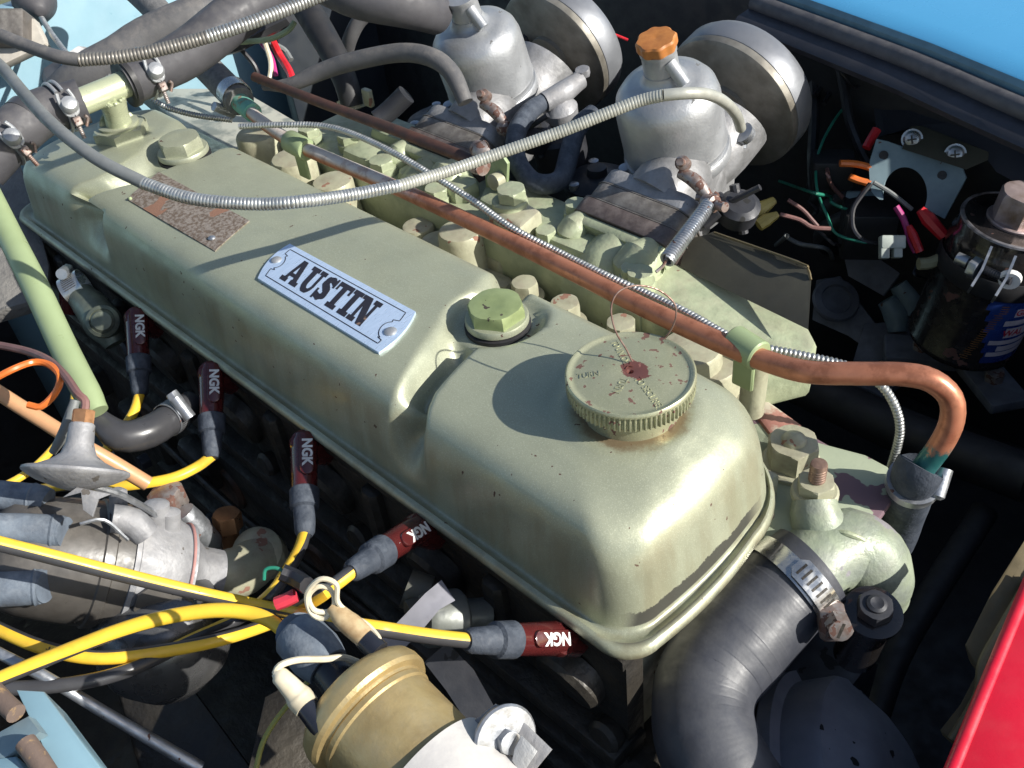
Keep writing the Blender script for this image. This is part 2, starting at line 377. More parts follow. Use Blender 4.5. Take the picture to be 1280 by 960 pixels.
M_clearplastic = mat('milky_nylon', (.42, .46, .42), .35, 0)
M_verdigris = mat('verdigris_copper', (.14, .38, .3), .6, .1, (.25, .12, .07), 100, .62, .1, .3, 300, .0004)

# ================================================================== ROCKER COVER
PROF = [(0, 4), (0, 4.3), (.16, 4.55), (.42, 4.62), (.68, 4.36), (.92, 4.28), (1.08, 4.42), (1.18, 4.95), (1.26, 5.8), (1.36, 6.9), (1.48, 8.0), (1.62, 8.85), (1.85, 9.6), (2.2, 10.25), (2.65, 10.68),
        (3.2, 10.93), (4.0, 11.1), (5.0, 11.22), (6.4, 11.31), (7.8, 11.36), (9.1, 11.38)]
PROFE = PROF[:7]+[(1.18, 4.95), (1.28, 5.8), (1.4, 6.7), (1.54, 7.7), (1.72, 8.6), (2.0, 9.4), (2.4, 10.0), (2.9, 10.45), (3.5, 10.78), (4.3, 11.0), (5.2, 11.15), (6.4, 11.25), (7.8, 11.34), (9.1, 11.38)]
X0, X1, Y0, Y1 = -79., 1.35, -1.95, 16.4
def lerp_tab(t, x):
    if x <= t[0][0]: return t[0][1]
    for (a, b), (c, d) in zip(t, t[1:]):
        if x <= c: return b+(d-b)*(x-a)/(c-a)
    return t[-1][1]
def sstep(a, b, x):
    t = max(0, min(1, (x-a)/(b-a))); return t*t*(3-2*t)
NUT1, NUT2, CAPC = (-61.9, 10.4), (-20.0, 10.0), (-7.07, 8.41)
def base_z(x, y):
    dn = min(y-Y0, Y1-y); do = min(x-X0, X1-x); w_ = sstep(-1.5, 1.5, do-dn)
    d = max(0, min(dn, do)); return lerp_tab(PROFE, d)*(1-w_)+lerp_tab(PROF, d)*w_
def xtab(pxs):
    """where a line seen on the cover crosses it: list of (y, x), ordered by y"""
    out = []
    for px, py in pxs:
        z = 11.
        for _ in range(30):
            p = Pz(px, py, z); z = z*.4+.6*max(6., base_z(p.x, p.y))
        out.append((p.y, p.x))
    out.sort(); a, b = out[0], out[-1]
    return [(-3, a[1]+(a[0]+3)*.1)]+out+[(20, b[1]+.3)]
XF1 = xtab(((532, 535), (536, 510), (546, 488), (573, 457), (597, 433), (640, 405), (692, 377)))
XR1 = xtab(((490, 498), (506, 462), (540, 410), (558, 380), (585, 364), (655, 353)))
XF2 = xtab(((124, 290), (128, 268), (166, 229), (209, 210), (290, 184)))
XR2 = xtab(((88, 262), (100, 244), (124, 222), (155, 200), (190, 180), (255, 160)))
def valley(x, y, xf, xr):
    f, r = lerp_tab(xf, y), lerp_tab(xr, y)
    b = f-1.5
    r = min(r, b-1.6)
    return sstep(r, b+.1, x)*(1-sstep(b-.2, f+.2, x))
def vdepth(x, y):
    return 2.4*valley(x, y, XF1, XR1)+2.4*valley(x, y, XF2, XR2)
def cover_z(x, y):
    z = base_z(x, y)
    z -= vdepth(x, y)*sstep(5.5, 9, z)
    z = seat(x, y, z)
    return z
def seat(x, y, z):
    for c, r0, r1, h in ((CAPC, 3.3, 6.2, 11.38), (NUT2, 2.6, 3.7, 10.3), (NUT1, 2.6, 3.8, 10.3)):
        d = hypot(x-c[0], y-c[1]); k = 1-sstep(r0, r1, d); z = z+(h-z)*k
    d = hypot(x-CAPC[0], y-CAPC[1]); z += .13*exp(-((d-3.9)/.35)**2)-.05*exp(-((d-4.9)/.4)**2)
    return z
def boss(x, y):
    b = 0
    d = hypot(x-CAPC[0], y-CAPC[1]); b += -.14*exp(-((d-4.6)/.45)**2)+.12*(1-sstep(4.1, 4.5, d))
    # name plate seat steps
    return b
def PS(px, py, off=0.):
    z = 11.3
    for _ in range(12):
        p = Pz(px, py, z+off); z = cover_z(p.x, p.y)
    return Pz(px, py, z+off)
rocker = thing('rocker_cover', 'long pale green metallic rocker cover over the engine, carrying two riveted plates', 'engine cover', (-41, 8.6, 0))
def build_cover():
    NX, NY, NC = 330, 50, 12
    R0 = 2.8
    b = MB(); loops = []
    dl = []
    for (a, c), (e, f) in zip(PROF, PROF[1:]):
        k = 1 if (e-a < .25 and f-c < .5) else (2 if e-a < .85 else 3)
        for j in range(k): dl.append((a+(e-a)*j/k, c+(f-c)*j/k))
    dl.append(PROF[-1])
    def loop(d):
        x0, x1, y0, y1 = X0+d, X1-d, Y0+d, Y1-d
        lim = (y1-y0)/2*.998; rf0 = 2.4*(1-sstep(0, 1.3, d))
        Rn, Rf = min(2.3+.25*min(d, 5), lim), min(4.3-.15*min(d, 5)+rf0, lim)
        def arc(cx, cy, a0, R):
            return [(cx+R*cos(a0+pi/2*k/NC), cy+R*sin(a0+pi/2*k/NC)) for k in range(NC)]
        def seg(p, q, n, bow=0): return [(p[0]+(q[0]-p[0])*k/n+bow*4*k/n*(1-k/n), p[1]+(q[1]-p[1])*k/n) for k in range(n)]
        P = seg((x0+Rn, y0), (x1-Rn, y0), NX)+arc(x1-Rn, y0+Rn, -pi/2, Rn)
        P += seg((x1, y0+Rn), (x1, y1-Rf), NY, .35*max(0, 1-d/7)) + arc(x1-Rf, y1-Rf, 0, Rf)
        P += seg((x1-Rf, y1), (x0+Rf, y1), NX)+arc(x0+Rf, y1-Rf, pi/2, Rf)
        P += seg((x0, y1-Rf), (x0, y0+Rn), NY)+arc(x0+Rn, y0+Rn, pi, Rn)
        return P
    n = None
    vs = []
    L0 = loop(0)
    for li, (d, hf) in enumerate(dl):
        P = loop(d); n = len(P)
        # profile slope -> inward normal
        dh = (lerp_tab(PROF, d+.15)-lerp_tab(PROF, max(0, d-.15)))/.3
        nl = hypot(1, dh)
        for k, (x, y) in enumerate(P):
            q, q0 = P[(k+1) % n], P[k-1]
            tx, ty = q[0]-q0[0], q[1]-q0[1]; tl = hypot(tx, ty) or 1
            inx, iny = -ty/tl, tx/tl
            wn = sstep(.1, .95, abs(inx)); h = hf+(lerp_tab(PROFE, d)-hf)*wn
            D = vdepth(x, y)*sstep(5.2, 8.6, h)
            # soft hand-made unevenness
            u = .05*noise.noise(Vector((x*.12, y*.2, h*.2)))
            g = D*.85
            zz = h-D*(1/nl)-(0 if h < 9 else u)
            if h > 9: zz = seat(x, y, zz)
            vs.append((x+inx*dh/nl*g, y+iny*dh/nl*g, zz))
    fs = []
    for j in range(len(dl)-1):
        for k in range(n):
            k2 = (k+1) % n; fs.append([j*n+k, j*n+k2, (j+1)*n+k2, (j+1)*n+k])
    # close the crown: bridge near and far straights
    o = (len(dl)-1)*n
    # close along the ridge: near side k <-> far side mirrored
    tot = n
    near = list(range(0, NX+NC+NY//2)); 
    def far(k): return (2*NX+2*NC+NY-k+0) % n if False else None
    left = [o+i for i in range(-(NC+NY//2), NX+NC+NY//2+1)]
    left = [o+((i-o) % n) for i in left]
    m_ = len(left)
    start = NX+NC+NY//2
    right = [o+((start+i) % n) for i in range(m_)][::-1]
    for i in range(m_-1):
        f = [left[i], left[i+1], right[i+1], right[i]]
        f2 = []
        for q in f:
            if q not in f2: f2.append(q)
        if len(f2) > 2: fs.append(f2)
    b.add(vs, fs)
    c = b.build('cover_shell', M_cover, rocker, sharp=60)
    return c
build_cover()
# crack of dark gasket under the rim
g = MB(); g.slab([(X0+.3, Y0+.35, 3.62), (X1-2.4, Y0+.35, 3.62), (X1-.5, Y0+2.0, 3.62), (X1-.5, Y1-4, 3.62), (X1-4, Y1-.35, 3.62), (X0+.3, Y1-.35, 3.62)], (0, 0, .36), .05)
g.build('gasket', M_black, rocker)
# ---- cover nuts
def cover_nut(c, zt, af, rw, thick, ph, lab):
    b = MB(); b.lathe([(rw*.86, -1.0), (rw*.9, -.35), (rw, -.3), (rw*1.0, 0), (rw*.96, .16), (rw*.75, .2), (rw*.6, .2)], (c[0], c[1], zt), seg=40)
    wsh = b.build('nut_washer', M_cover, rocker)
    s = MB(); s.lathe([(rw*.9, -1.3), (rw*1.04, -.95), (rw*1.04, -.5), (rw*.88, -.36)], (c[0], c[1], zt), seg=36)
    s.build('rubber_seal', M_blackpaint, rocker)
    h = MB(); h.hexa(af, thick, (c[0], c[1], zt+.18), phase=ph, ch=.16)
    h.lathe([(.9*af/2, thick), (.6*af/2, thick+.07), (.3*af/2, thick+.02), (.05, thick+.02)], (c[0], c[1], zt+.18), seg=24, capends=True)
    h.build('cover_nut', M_nutgreen if af < 3.52 else M_cover, rocker, sharp=28)
cover_nut(NUT2, 11.1, 3.5, 2.2, .95, .5, '')
cover_nut(NUT1, 10.95, 3.55, 2.35, 1.1, .75, '')
def tor(b, c, R, r, z, seg=48, m=0):
    b.lathe([(R+r*cos(a), r*sin(a)) for a in [2*pi*k/8 for k in range(9)]], (c[0], c[1], z), seg=seg, capends=False, m=m)
# ---- plates, laid on the cover by their four corners
def plate(name, cs, M_, off, thick, bulge=0., parent=rocker, nx=24, ny=8, zfun=None):
    cs = [PS(*c) for c in cs]          # tl, tr, br, bl
    def at(u, v, h=0.):
        uu = u
        a = cs[0].lerp(cs[1], uu); d = cs[3].lerp(cs[2], uu); p = d.lerp(a, v)
        e = (cs[1]-cs[0]).normalized()
        if bulge: p = p+e*(bulge*(4*v*(1-v))*(2*u-1)*(1 if abs(2*u-1) > .0 else 0)*abs(2*u-1)**6)
        z = cover_z(p.x, p.y)
        zz = max(z, max(cs[0].z, cs[1].z)*0+(cs[3].z*(1-v)+cs[0].z*v))
        return Vector((p.x, p.y, zz+off+h))
    b = MB(); vs, fs = [], []
    for j in range(ny+1):
        for i in range(nx+1): vs.append(at(i/nx, j/ny, thick-.02*((i in (0, nx)) or (j in (0, ny)))))
    W = nx+1
    for j in range(ny):
        for i in range(nx): fs.append([j*W+i, j*W+i+1, (j+1)*W+i+1, (j+1)*W+i])
    ring = [i for i in range(W)]+[j*W+nx for j in range(1, ny+1)]+[ny*W+i for i in range(nx-1, -1, -1)]+[j*W for j in range(ny-1, 0, -1)]
    k0 = len(vs)
    for q in ring: vs.append(vs[q]-Vector((0, 0, thick+.35)))
    for k in range(len(ring)):
        k2 = (k+1) % len(ring); fs.append([ring[k], ring[k2], k0+k2, k0+k][::-1])
    b.add(vs, fs)
    return b.build(name, M_, parent, sharp=40), at
name_plate, NAT = plate('name_plate', [(363, 307), (520, 392), (474, 443), (323, 350)], M_aluplate, .10, .10, .45)
name_plate['label'] = 'blue-silver riveted name plate lettered AUSTIN'
rust_plate, RAT = plate('data_plate', [(199, 216), (312, 277), (269, 315), (159, 250)], M_rustplate, .05, .07, 0)
rust_plate['label'] = 'rusted illegible data plate'
def rivet(at, u, v, r, par, m):
    p = at(u, v, .10); b = MB(); b.lathe([(r, -.05), (r, .04), (r*.8, .12), (r*.4, .16), (.02, .17)], p, seg=20); return b.build('rivet', m, par)
rivet(NAT, .035, .52, .42, name_plate, M_alu); rivet(NAT, .955, .42, .46, name_plate, M_alu)
rivet(RAT, .90, .2, .3, rust_plate, M_zinc); rivet(RAT, .03, .04, .16, rust_plate, M_ltgreenw)
# letters as fine strips on the plate
def seg_d(p, a, b):
    ax, ay = a; bx, by = b; dx, dy = bx-ax, by-ay; t = max(0, min(1, ((p[0]-ax)*dx+(p[1]-ay)*dy)/(dx*dx+dy*dy)))
    return hypot(p[0]-ax-dx*t, p[1]-ay-dy*t)
def inb(x, y, a, b, c, d): return a <= x <= c and b <= y <= d
def bar(x, y, x0, x1, w, h=1.):    # slanted stem from (x0,0) to (x1,h), horizontal width w
    c = x0+(x1-x0)*y/h; return 0 <= y <= h and abs(x-c) <= w/2
SF = .17
LET = {
 'A': (1.0, lambda x, y: (bar(x, y, .16, .44, .17) or bar(x, y, .80, .50, .27) or inb(x, y, .28, .27, .70, .41) or inb(x, y, -.04, 0, .36, SF) or inb(x, y, .56, 0, 1.02, SF) or inb(x, y, .33, .86, .62, 1.))),
 'U': (.92, lambda x, y: (inb(x, y, .1, .36, .38, 1) or inb(x, y, .66, .36, .80, 1) or inb(x, y, -.02, 1-SF, .48, 1) or inb(x, y, .54, 1-SF, .92, 1) or (y <= .40 and (lambda r, q: q <= 1 and r >= 1)(hypot((x-.52)/.14, (y-.40)/.22), hypot((x-.45)/.35, (y-.38)/.40))))),
 'S': (.74, lambda x, y: (min(seg_d((x, y), a, b)-w for a, b, w in SSEG) <= 0 or inb(x, y, .60, .62, .72, 1.) or inb(x, y, .0, .0, .12, .40))),
 'T': (.86, lambda x, y: (inb(x, y, .29, 0, .57, 1) or inb(x, y, 0, 1-SF, .86, 1) or inb(x, y, 0, .66, .12, 1) or inb(x, y, .74, .66, .86, 1) or inb(x, y, .15, 0, .71, SF))),
 'I': (.54, lambda x, y: (inb(x, y, .13, 0, .41, 1) or inb(x, y, 0, 0, .54, SF) or inb(x, y, 0, 1-SF, .54, 1))),
 'N': (1.0, lambda x, y: (inb(x, y, .12, 0, .28, 1) or inb(x, y, .74, 0, .88, 1) or bar(x, y, .74, .28, .34) or inb(x, y, 0, 0, .40, SF) or inb(x, y, .62, 1-SF, 1.02, 1) or inb(x, y, -.02, 1-SF, .3, 1))),
}
SSEG = [((.60, .80), (.42, .89), .11), ((.42, .89), (.22, .82), .12), ((.22, .82), (.2, .66), .14), ((.2, .66), (.5, .44), .15), ((.5, .44), (.54, .25), .15), ((.54, .25), (.36, .12), .12), ((.36, .12), (.12, .18), .11)]
def letter(ch, u0, us, v0, vs_, M_):
    wd, fn = LET[ch]; NR = 64; NCc = 70; b = MB(); vs, fs = [], []
    for j in range(NR):
        y = (j+.5)/NR; x = -.06; run = None; st = 1.16/NCc
        for i in range(NCc+1):
            on = i < NCc and fn(-.06+(i+.5)*st, y)
            if on and run is None: run = i
            if not on and run is not None:
                a, c = -.06+run*st, -.06+i*st
                k = max(1, int((c-a)/.2))
                for e in range(k):
                    p, q = a+(c-a)*e/k, a+(c-a)*(e+1)/k
                    n = len(vs)
                    for (X_, Y_) in ((p, j/NR), (q, j/NR), (q, (j+1)/NR), (p, (j+1)/NR)):
                        vs.append(NAT(u0+us*X_, v0+vs_*Y_, .118))
                    fs.append([n, n+1, n+2, n+3])
                run = None
    b.add(vs, fs); b.build('letter', M_, name_plate, fix=False)
M_letter = mat('black_enamel_letter', (.02, .018, .025), .4, 0, chip=None)
M_letterN = mat('chipped_black_enamel_letter', (.02, .018, .025), .4, 0, chip=(.16, .10, .07), chs=95, cht=.60)
u = .140; us = .1275
for ch in 'AUSTIN':
    letter(ch, u, us, .215, .60, M_letterN if ch == 'N' else M_letter); u += us*(LET[ch][0]+.045)
def plate_line(pts, wdt):
    b = MB(); P = []
    for (a, c), (e, f) in zip(pts, pts[1:]):
        for k in range(8): P.append(NAT(a+(e-a)*k/8, c+(f-c)*k/8, .115))
    P.append(NAT(*pts[-1], .115)); vs, fs = [], []
    for i, p in enumerate(P):
        d = (P[min(i+1, len(P)-1)]-P[max(0, i-1)]).normalized(); s_ = Vector((-d.y, d.x, 0))
        vs += [p+s_*wdt, p-s_*wdt]
        if i: fs.append([2*i-2, 2*i-1, 2*i+1, 2*i])
    b.add(vs, fs); return b
bl = MB()
L1 = [(.085, .36), (.085, .10), (.925, .10), (.925, .13)]
def arcp(cu, cv, ru, rv, a0, a1, n=8): return [(cu+ru*cos(a0+(a1-a0)*k/n), cv+rv*sin(a0+(a1-a0)*k/n)) for k in range(n+1)]
bl.join(plate_line([(.045, .30), (.045, .12), (.955, .12), (.955, .20), (.925, .22)]+arcp(.955, .42, .055, .2, -1.9, -4.2)+[(.925, .64), (.955, .68), (.955, .88), (.045, .88), (.045, .74), (.07, .72)]+arcp(.035, .52, .05, .19, 1.0, -1.1)+[(.07, .32), (.045, .30)], .035))
bl.build('border_line', M_letter, name_plate, fix=False)

# ================================================================== OIL FILLER CAP
cap = thing('oil_filler_cap', 'round chipped oil filler cap with knurled rim and wire loop on the cover front', 'filler cap', (CAPC[0], CAPC[1], 11.7))
CC = (CAPC[0], CAPC[1], 0)
def ribr(r, a, j): return r-(.13 if (j in (3, 4, 5, 6) and int(a/(2*pi)*320+.5) % 4 in (0, 1)) else 0)
b = MB(); b.lathe([(2.9, 10.2), (2.95, 12.55), (3.2, 12.75), (3.62, 12.82), (3.74, 12.9), (3.76, 13.55), (3.70, 13.75), (3.76, 13.88), (3.76, 14.02), (3.66, 14.12), (3.52, 14.10), (3.42, 14.0), (3.2, 14.0), (2.4, 14.12), (1.5, 14.2), (.7, 14.2), (.2, 14.12), (.1, 13.9)], CC, seg=320, rad=ribr)
cb = b.build('cap_body', M_cap, cap, sharp=50)
def dome(r): return lerp_tab([(0, 14.17), (.7, 14.2), (1.5, 14.2), (2.4, 14.12), (3.2, 14.0)], r)
def text_mesh(txt, size, bold=.02, ext=.01, align='CENTER', space=1.):
    cu = bpy.data.curves.new('lettering_curve', 'FONT'); cu.body = txt; cu.size = size; cu.extrude = ext; cu.offset = bold; cu.space_character = space
    cu.align_x = align; cu.align_y = 'CENTER'; cu.resolution_u = 3
    o = bpy.data.objects.new('lettering_tmp', cu); COL.objects.link(o)
    dg = bpy.context.evaluated_depsgraph_get(); me = bpy.data.meshes.new_from_object(o.evaluated_get(dg))
    b = MB(); b.add([tuple(v.co) for v in me.vertices], [list(p.vertices) for p in me.polygons])
    bpy.data.objects.remove(o); bpy.data.meshes.remove(me); bpy.data.curves.remove(cu)
    return b
em = MB()
for txt, ang in (('TO UNLOCK', 148), ('TO SECURE', -22), ('TURN', -75), ('TURN', 225)):
    t = text_mesh(txt, .62, .0, .02, 'LEFT'); a = radians(ang)
    flip = 90 < ang < 270
    for q in t.v:
        X_, Y_, Z_ = q
        rr_ = (.75+X_*.78) if not flip else (3.05-X_*.78)
        x = rr_*cos(a)-(Y_*(1 if not flip else -1))*sin(a); y = rr_*sin(a)+(Y_*(1 if not flip else -1))*cos(a)
        q.x, q.y, q.z = CC[0]+x, CC[1]+y, dome(hypot(x, y))+.015+Z_
    em.join(t)
em.build('embossed_lettering', M_cap, cap)
b = MB(); b.tube([Pd(790, 452, 55.7), Pd(783, 437, 55.6), Pd(769, 413, 55.4), Pd(764, 385, 55.3), Pd(773, 365, 55.3), Pd(795, 357, 55.5), Pd(822, 362, 55.9), Pd(842, 378, 56.2), Pd(845, 395, 56.5), Pd(839, 412, 57.0), Pd(829, 424, 57.6), Pd(824, 428, 58.0)], .055, seg=8, step=.2)
b.build('wire_loop', mat('rusty_wire', (.25, .17, .14), .5, .5, (.15, .08, .06), 200), cap)

# ================================================================== ENGINE CASTINGS
head = thing('cylinder_head', 'faded cream-green cylinder head casting with bolts behind the rocker cover', 'engine part', (-41, 11, -5))
b = MB(); b.slab([(-84, -.6, -9), (-1, -.6, -9), (-1, 15.8, -9), (-84, 15.8, -9)], (0, 0, 12.6), .3); b.slab([(-84, 15, -9), (-2, 15, -9), (-2, 20.5, -9), (-84, 20.5, -9)], (0, 0, 10.5), .4)
b.build('head_casting', M_cream, head)
b = MB()
b.slab([(-88, 19.5, -9), (-5, 19.5, -9), (-5, 23.5, -9), (-88, 23.5, -9)], (0, 0, 9.6), .6)
b.build('head_ledge', M_green, head)
# black near-side wall of the head, with ribs
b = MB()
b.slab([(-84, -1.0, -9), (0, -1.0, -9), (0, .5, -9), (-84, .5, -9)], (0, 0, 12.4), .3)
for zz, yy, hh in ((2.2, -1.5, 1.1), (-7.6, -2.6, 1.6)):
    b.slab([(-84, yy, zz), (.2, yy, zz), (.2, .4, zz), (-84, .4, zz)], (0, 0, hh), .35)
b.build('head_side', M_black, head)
b = MB()
for k in range(7):
    x = -78+k*12.3
    b.lathe([(2.5, 0), (2.5, 1.2), (2.2, 1.6), (1.5, 1.7)], (x, -.6, -2.2), (0, -1, -.25), 24)
    if k < 6: b.box((x+6, -1.2, -2.5), (1.8, 1.4, 8), None, .4)
    b.lathe([(1.1, 0), (1.2, .8), (.9, 1.1)], (x+3, -1.2, -5.8), (0, -1, .2), 18)
b.build('plug_boss', M_black, head)
# bosses, bolts and nuts seen past the far edge of the cover: (px, py, z, kind, radius, height)
for (x, y, z, k, r, h, m) in ((522, 281, 3.0, 'c', 1.5, 3.5, M_cream), (575, 287, 4.6, 'c', 2.0, 3.6, M_cream), (549, 300, 3.0, 'c', 1.8, 2.2, M_cream),
        (706, 377, 4.2, 'h', 2.1, 2.4, M_cream), (655, 352, 3.2, 'h', 2.0, 1.8, M_cream), (776, 402, 3.8, 'h', 2.1, 2.2, M_cream), (864, 433, 4.8, 'c', 2.2, 3.6, M_cream), (884, 452, 3.4, 'c', 2.3, 2.0, M_cream),
        (365, 196, 5.5, 'c', 2.2, 4, M_cream), (322, 165, 5.0, 'c', 2.4, 4, M_cream), (415, 225, 4.5, 'c', 2.0, 4, M_cream), (792, 368, 2.5, 'c', 1.6, 5, M_green), (676, 300, 2.5, 'c', 1.6, 5, M_green)):
    p = Pz(x, y, z+1.2); b = MB()
    if k == 'c': b.lathe([(r*1.25, -h-1), (r*1.05, -h*.5), (r, -.3), (r*.93, -.05), (r*.8, 0)], p, seg=24); b.build('head_boss', m, head)
    else:
        b.lathe([(r*.72, -h-2), (r*.72, -h+.1), (r*.8, -h+.15), (r*.8, -h+.4)], p, seg=24); b.hexa(r, h-.4, p-V(0, 0, h-.4), phase=x*.1, ch=.2); b.build('head_bolt', m, head, sharp=28)
for (x, y, z, dx, dy, dz) in ((620, 312, 3.4, 4.2, 2.6, 3), (597, 335, 2.4, 8, 2, 2), (900, 475, 2.6, 6, 2.5, 2), (690, 392, 1.5, 6, 2, 1.5)):
    p = Pz(x, y, z); b = MB(); b.box(p-V(0, 0, dz/2), (dx, dy, dz), None, .6); b.build('rocker_pedestal', M_cream, head)
# block, timing cover
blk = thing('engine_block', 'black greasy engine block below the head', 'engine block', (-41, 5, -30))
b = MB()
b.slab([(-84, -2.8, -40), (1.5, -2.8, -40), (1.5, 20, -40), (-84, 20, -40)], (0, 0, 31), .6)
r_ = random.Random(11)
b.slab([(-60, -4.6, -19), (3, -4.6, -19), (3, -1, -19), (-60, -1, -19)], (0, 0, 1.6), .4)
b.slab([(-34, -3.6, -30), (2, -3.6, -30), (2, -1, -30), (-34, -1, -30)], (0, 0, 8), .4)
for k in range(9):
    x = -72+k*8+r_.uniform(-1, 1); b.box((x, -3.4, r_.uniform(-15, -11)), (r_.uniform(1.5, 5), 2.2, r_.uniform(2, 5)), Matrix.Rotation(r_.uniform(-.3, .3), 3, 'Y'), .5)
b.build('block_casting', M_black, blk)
b = MB()
b.slab([(1, -2, -30), (7, -2, -30), (7, 19, -30), (1, 19, -30)], (0, 0, 17), 1.2)
b.build('front_cover', M_darkgrey, blk)
for k in range(5):
    b = MB(); p = V(-10+k*-13, -4.6, -18.2); b.hexa(1.5, 1.0, p, (0, -1, .1), phase=.2*k); b.build('block_bolt', M_darkgrey, blk)
for k in range(4):
    b = MB(); x = -18-k*14; b.lathe([(2.3, 0), (2.3, .3), (1.9, .6), (.4, .5)], (x, -2.7, -13), (0, -1, .1), 28); b.build('core_plug', mat('rusty_core_plug', (.10, .05, .03), .6, .3, (.03, .025, .02), 60), blk)
M_greaseledge = mat('greasy_brown_ledge', (.085, .08, .07), .55, .3, (.02, .018, .015), 22, .5, .12, .8, 90, .002)
for (z, y, x0) in ((-10.2, -4.0, -26), (-15.5, -5.4, -22)):
    b = MB(); b.slab([(x0, y, z), (4, y, z), (4, -2.5, z), (x0, -2.5, z)], (0, 0, .7), .2); b.build('block_ledge', M_greaseledge, blk)
b = MB(); b.tube([V(-60, -4.5, -10.5), V(-40, -4.8, -11), V(-20, -4.2, -10.2), V(-6, -4.4, -11.2), V(0, -4, -14)], .38, seg=10); b.build('block_pipe', mat('oily_steel_pipe', (.07, .06, .05), .4, .6, (.03, .025, .02), 60), blk)

# ================================================================== INTAKE MANIFOLD
man = thing('intake_manifold', 'pale green intake manifold log running beside the rocker cover under both carburettors', 'manifold', (-35, 26, 4))
b = MB()
b.slab([Pz(x, y, 5.5) for x, y in ((1018, 440), (1022, 424), (1012, 405), (940, 366), (855, 330), (800, 303))]+[V(-24, 31, 5.5), V(-66, 31, 5.5), V(-66, 22.5, 5.5), V(-6.5, 22.5, 5.5)], (0, 0, -4.5), .7)
b.build('manifold_log', M_green, man)
b = MB(); b.slab([Pz(x, y, 6.3) for x, y in ((690, 300), (745, 322), (770, 300), (735, 262), (665, 232), (612, 215), (598, 248))], (0, 0, -2), .5)
b.build('manifold_web', M_green, man)
b = MB(); b.slab([Pz(x, y, 5.0) for x, y in ((700, 345), (800, 392), (830, 372), (745, 330))], (0, 0, -5), .6); b.build('manifold_rib', M_green, man)
# clamp block with square tab and clamp bolts
b = MB(); p = Pz(652, 262, 7.3); b.slab([Pz(x, y, 7.6) for x, y in ((610, 262), (650, 285), (676, 262), (640, 240))], (0, 0, -3), .45); b.build('clamp_block', M_cream, man)
b = MB(); b.lathe([(1.6, -.6), (1.55, 0), (1.3, .15)], Pz(637, 250, 8.0), seg=24); b.hexa(2.3, 1.0, Pz(640, 248, 8.2), phase=.4); b.build('clamp_nut', M_green, man, sharp=28)
b = MB(); b.slab([Py(x, y, 27.5) for x, y in ((608, 250), (632, 250), (634, 205), (628, 196), (612, 200), (606, 215))], (0, .35, 0), .05)
b.build('lifting_tab', M_palegreen, man)
b = MB(); b.lathe([(.75, 0), (.75, .9), (.5, 1.0)], Py(625, 224, 27.4), (0, -1, .1), 20); b.build('tab_bolt', M_cream, man)
for (x, y, z, af) in ((682, 288, 6.6, 1.6), (720, 254, 7.5, 1.8), (800, 340, 7.2, 1.9), (790, 335, 7.0, 1.7), (436, 168, 7, 2.2), (476, 200, 7, 2.2), (385, 160, 7, 2.0), (545, 235, 6.8, 2.0)):
    b = MB(); p = Pz(x, y, z); b.lathe([(af*.62, -1.2), (af*.62, -.05), (af*.5, 0)], p-V(0, 0, .7), seg=20); b.hexa(af, .9, p-V(0, 0, .8), phase=x*.3); b.build('manifold_bolt', M_green, man, sharp=28)
for (x, y, z, dx, dy, dz) in ((500, 160, 6.5, 7, 3.5, 3), (455, 185, 6.5, 5, 3, 2.5), (530, 215, 6.3, 6, 3, 2.5), (575, 225, 7, 3, 3, 2.5)):
    b = MB(); p = Pz(x, y, z); b.box(p-V(0, 0, dz/2), (dx, dy, dz), None, .7); b.build('manifold_lug', M_green, man)
# heat shield standing behind the log
hs = thing('heat_shield', 'dark brown heat shield plate standing behind the green manifold end', 'heat shield', Pz(940, 380, 5))
b = MB(); A = [Pd(x, y, d) for x, y, d in ((1010, 412, 68), (1014, 345, 70.5), (1010, 336, 70.8), (998, 328, 71.2), (893, 291, 77.5), (880, 296, 77.7), (857, 301, 78.4), (850, 334, 77.5))]
b.slab(A, V(-.08, .16, .05), .02); b.build('shield_plate', M_heatshield, hs)
b = MB(); b.tube([Pd(x, y, d)+V(0, -.05, .05) for x, y, d in ((1014, 350, 70.2), (1010, 336, 70.6), (998, 328, 71.0), (893, 291, 77.3))], .09, seg=6); b.build('shield_edge', M_olive, hs)

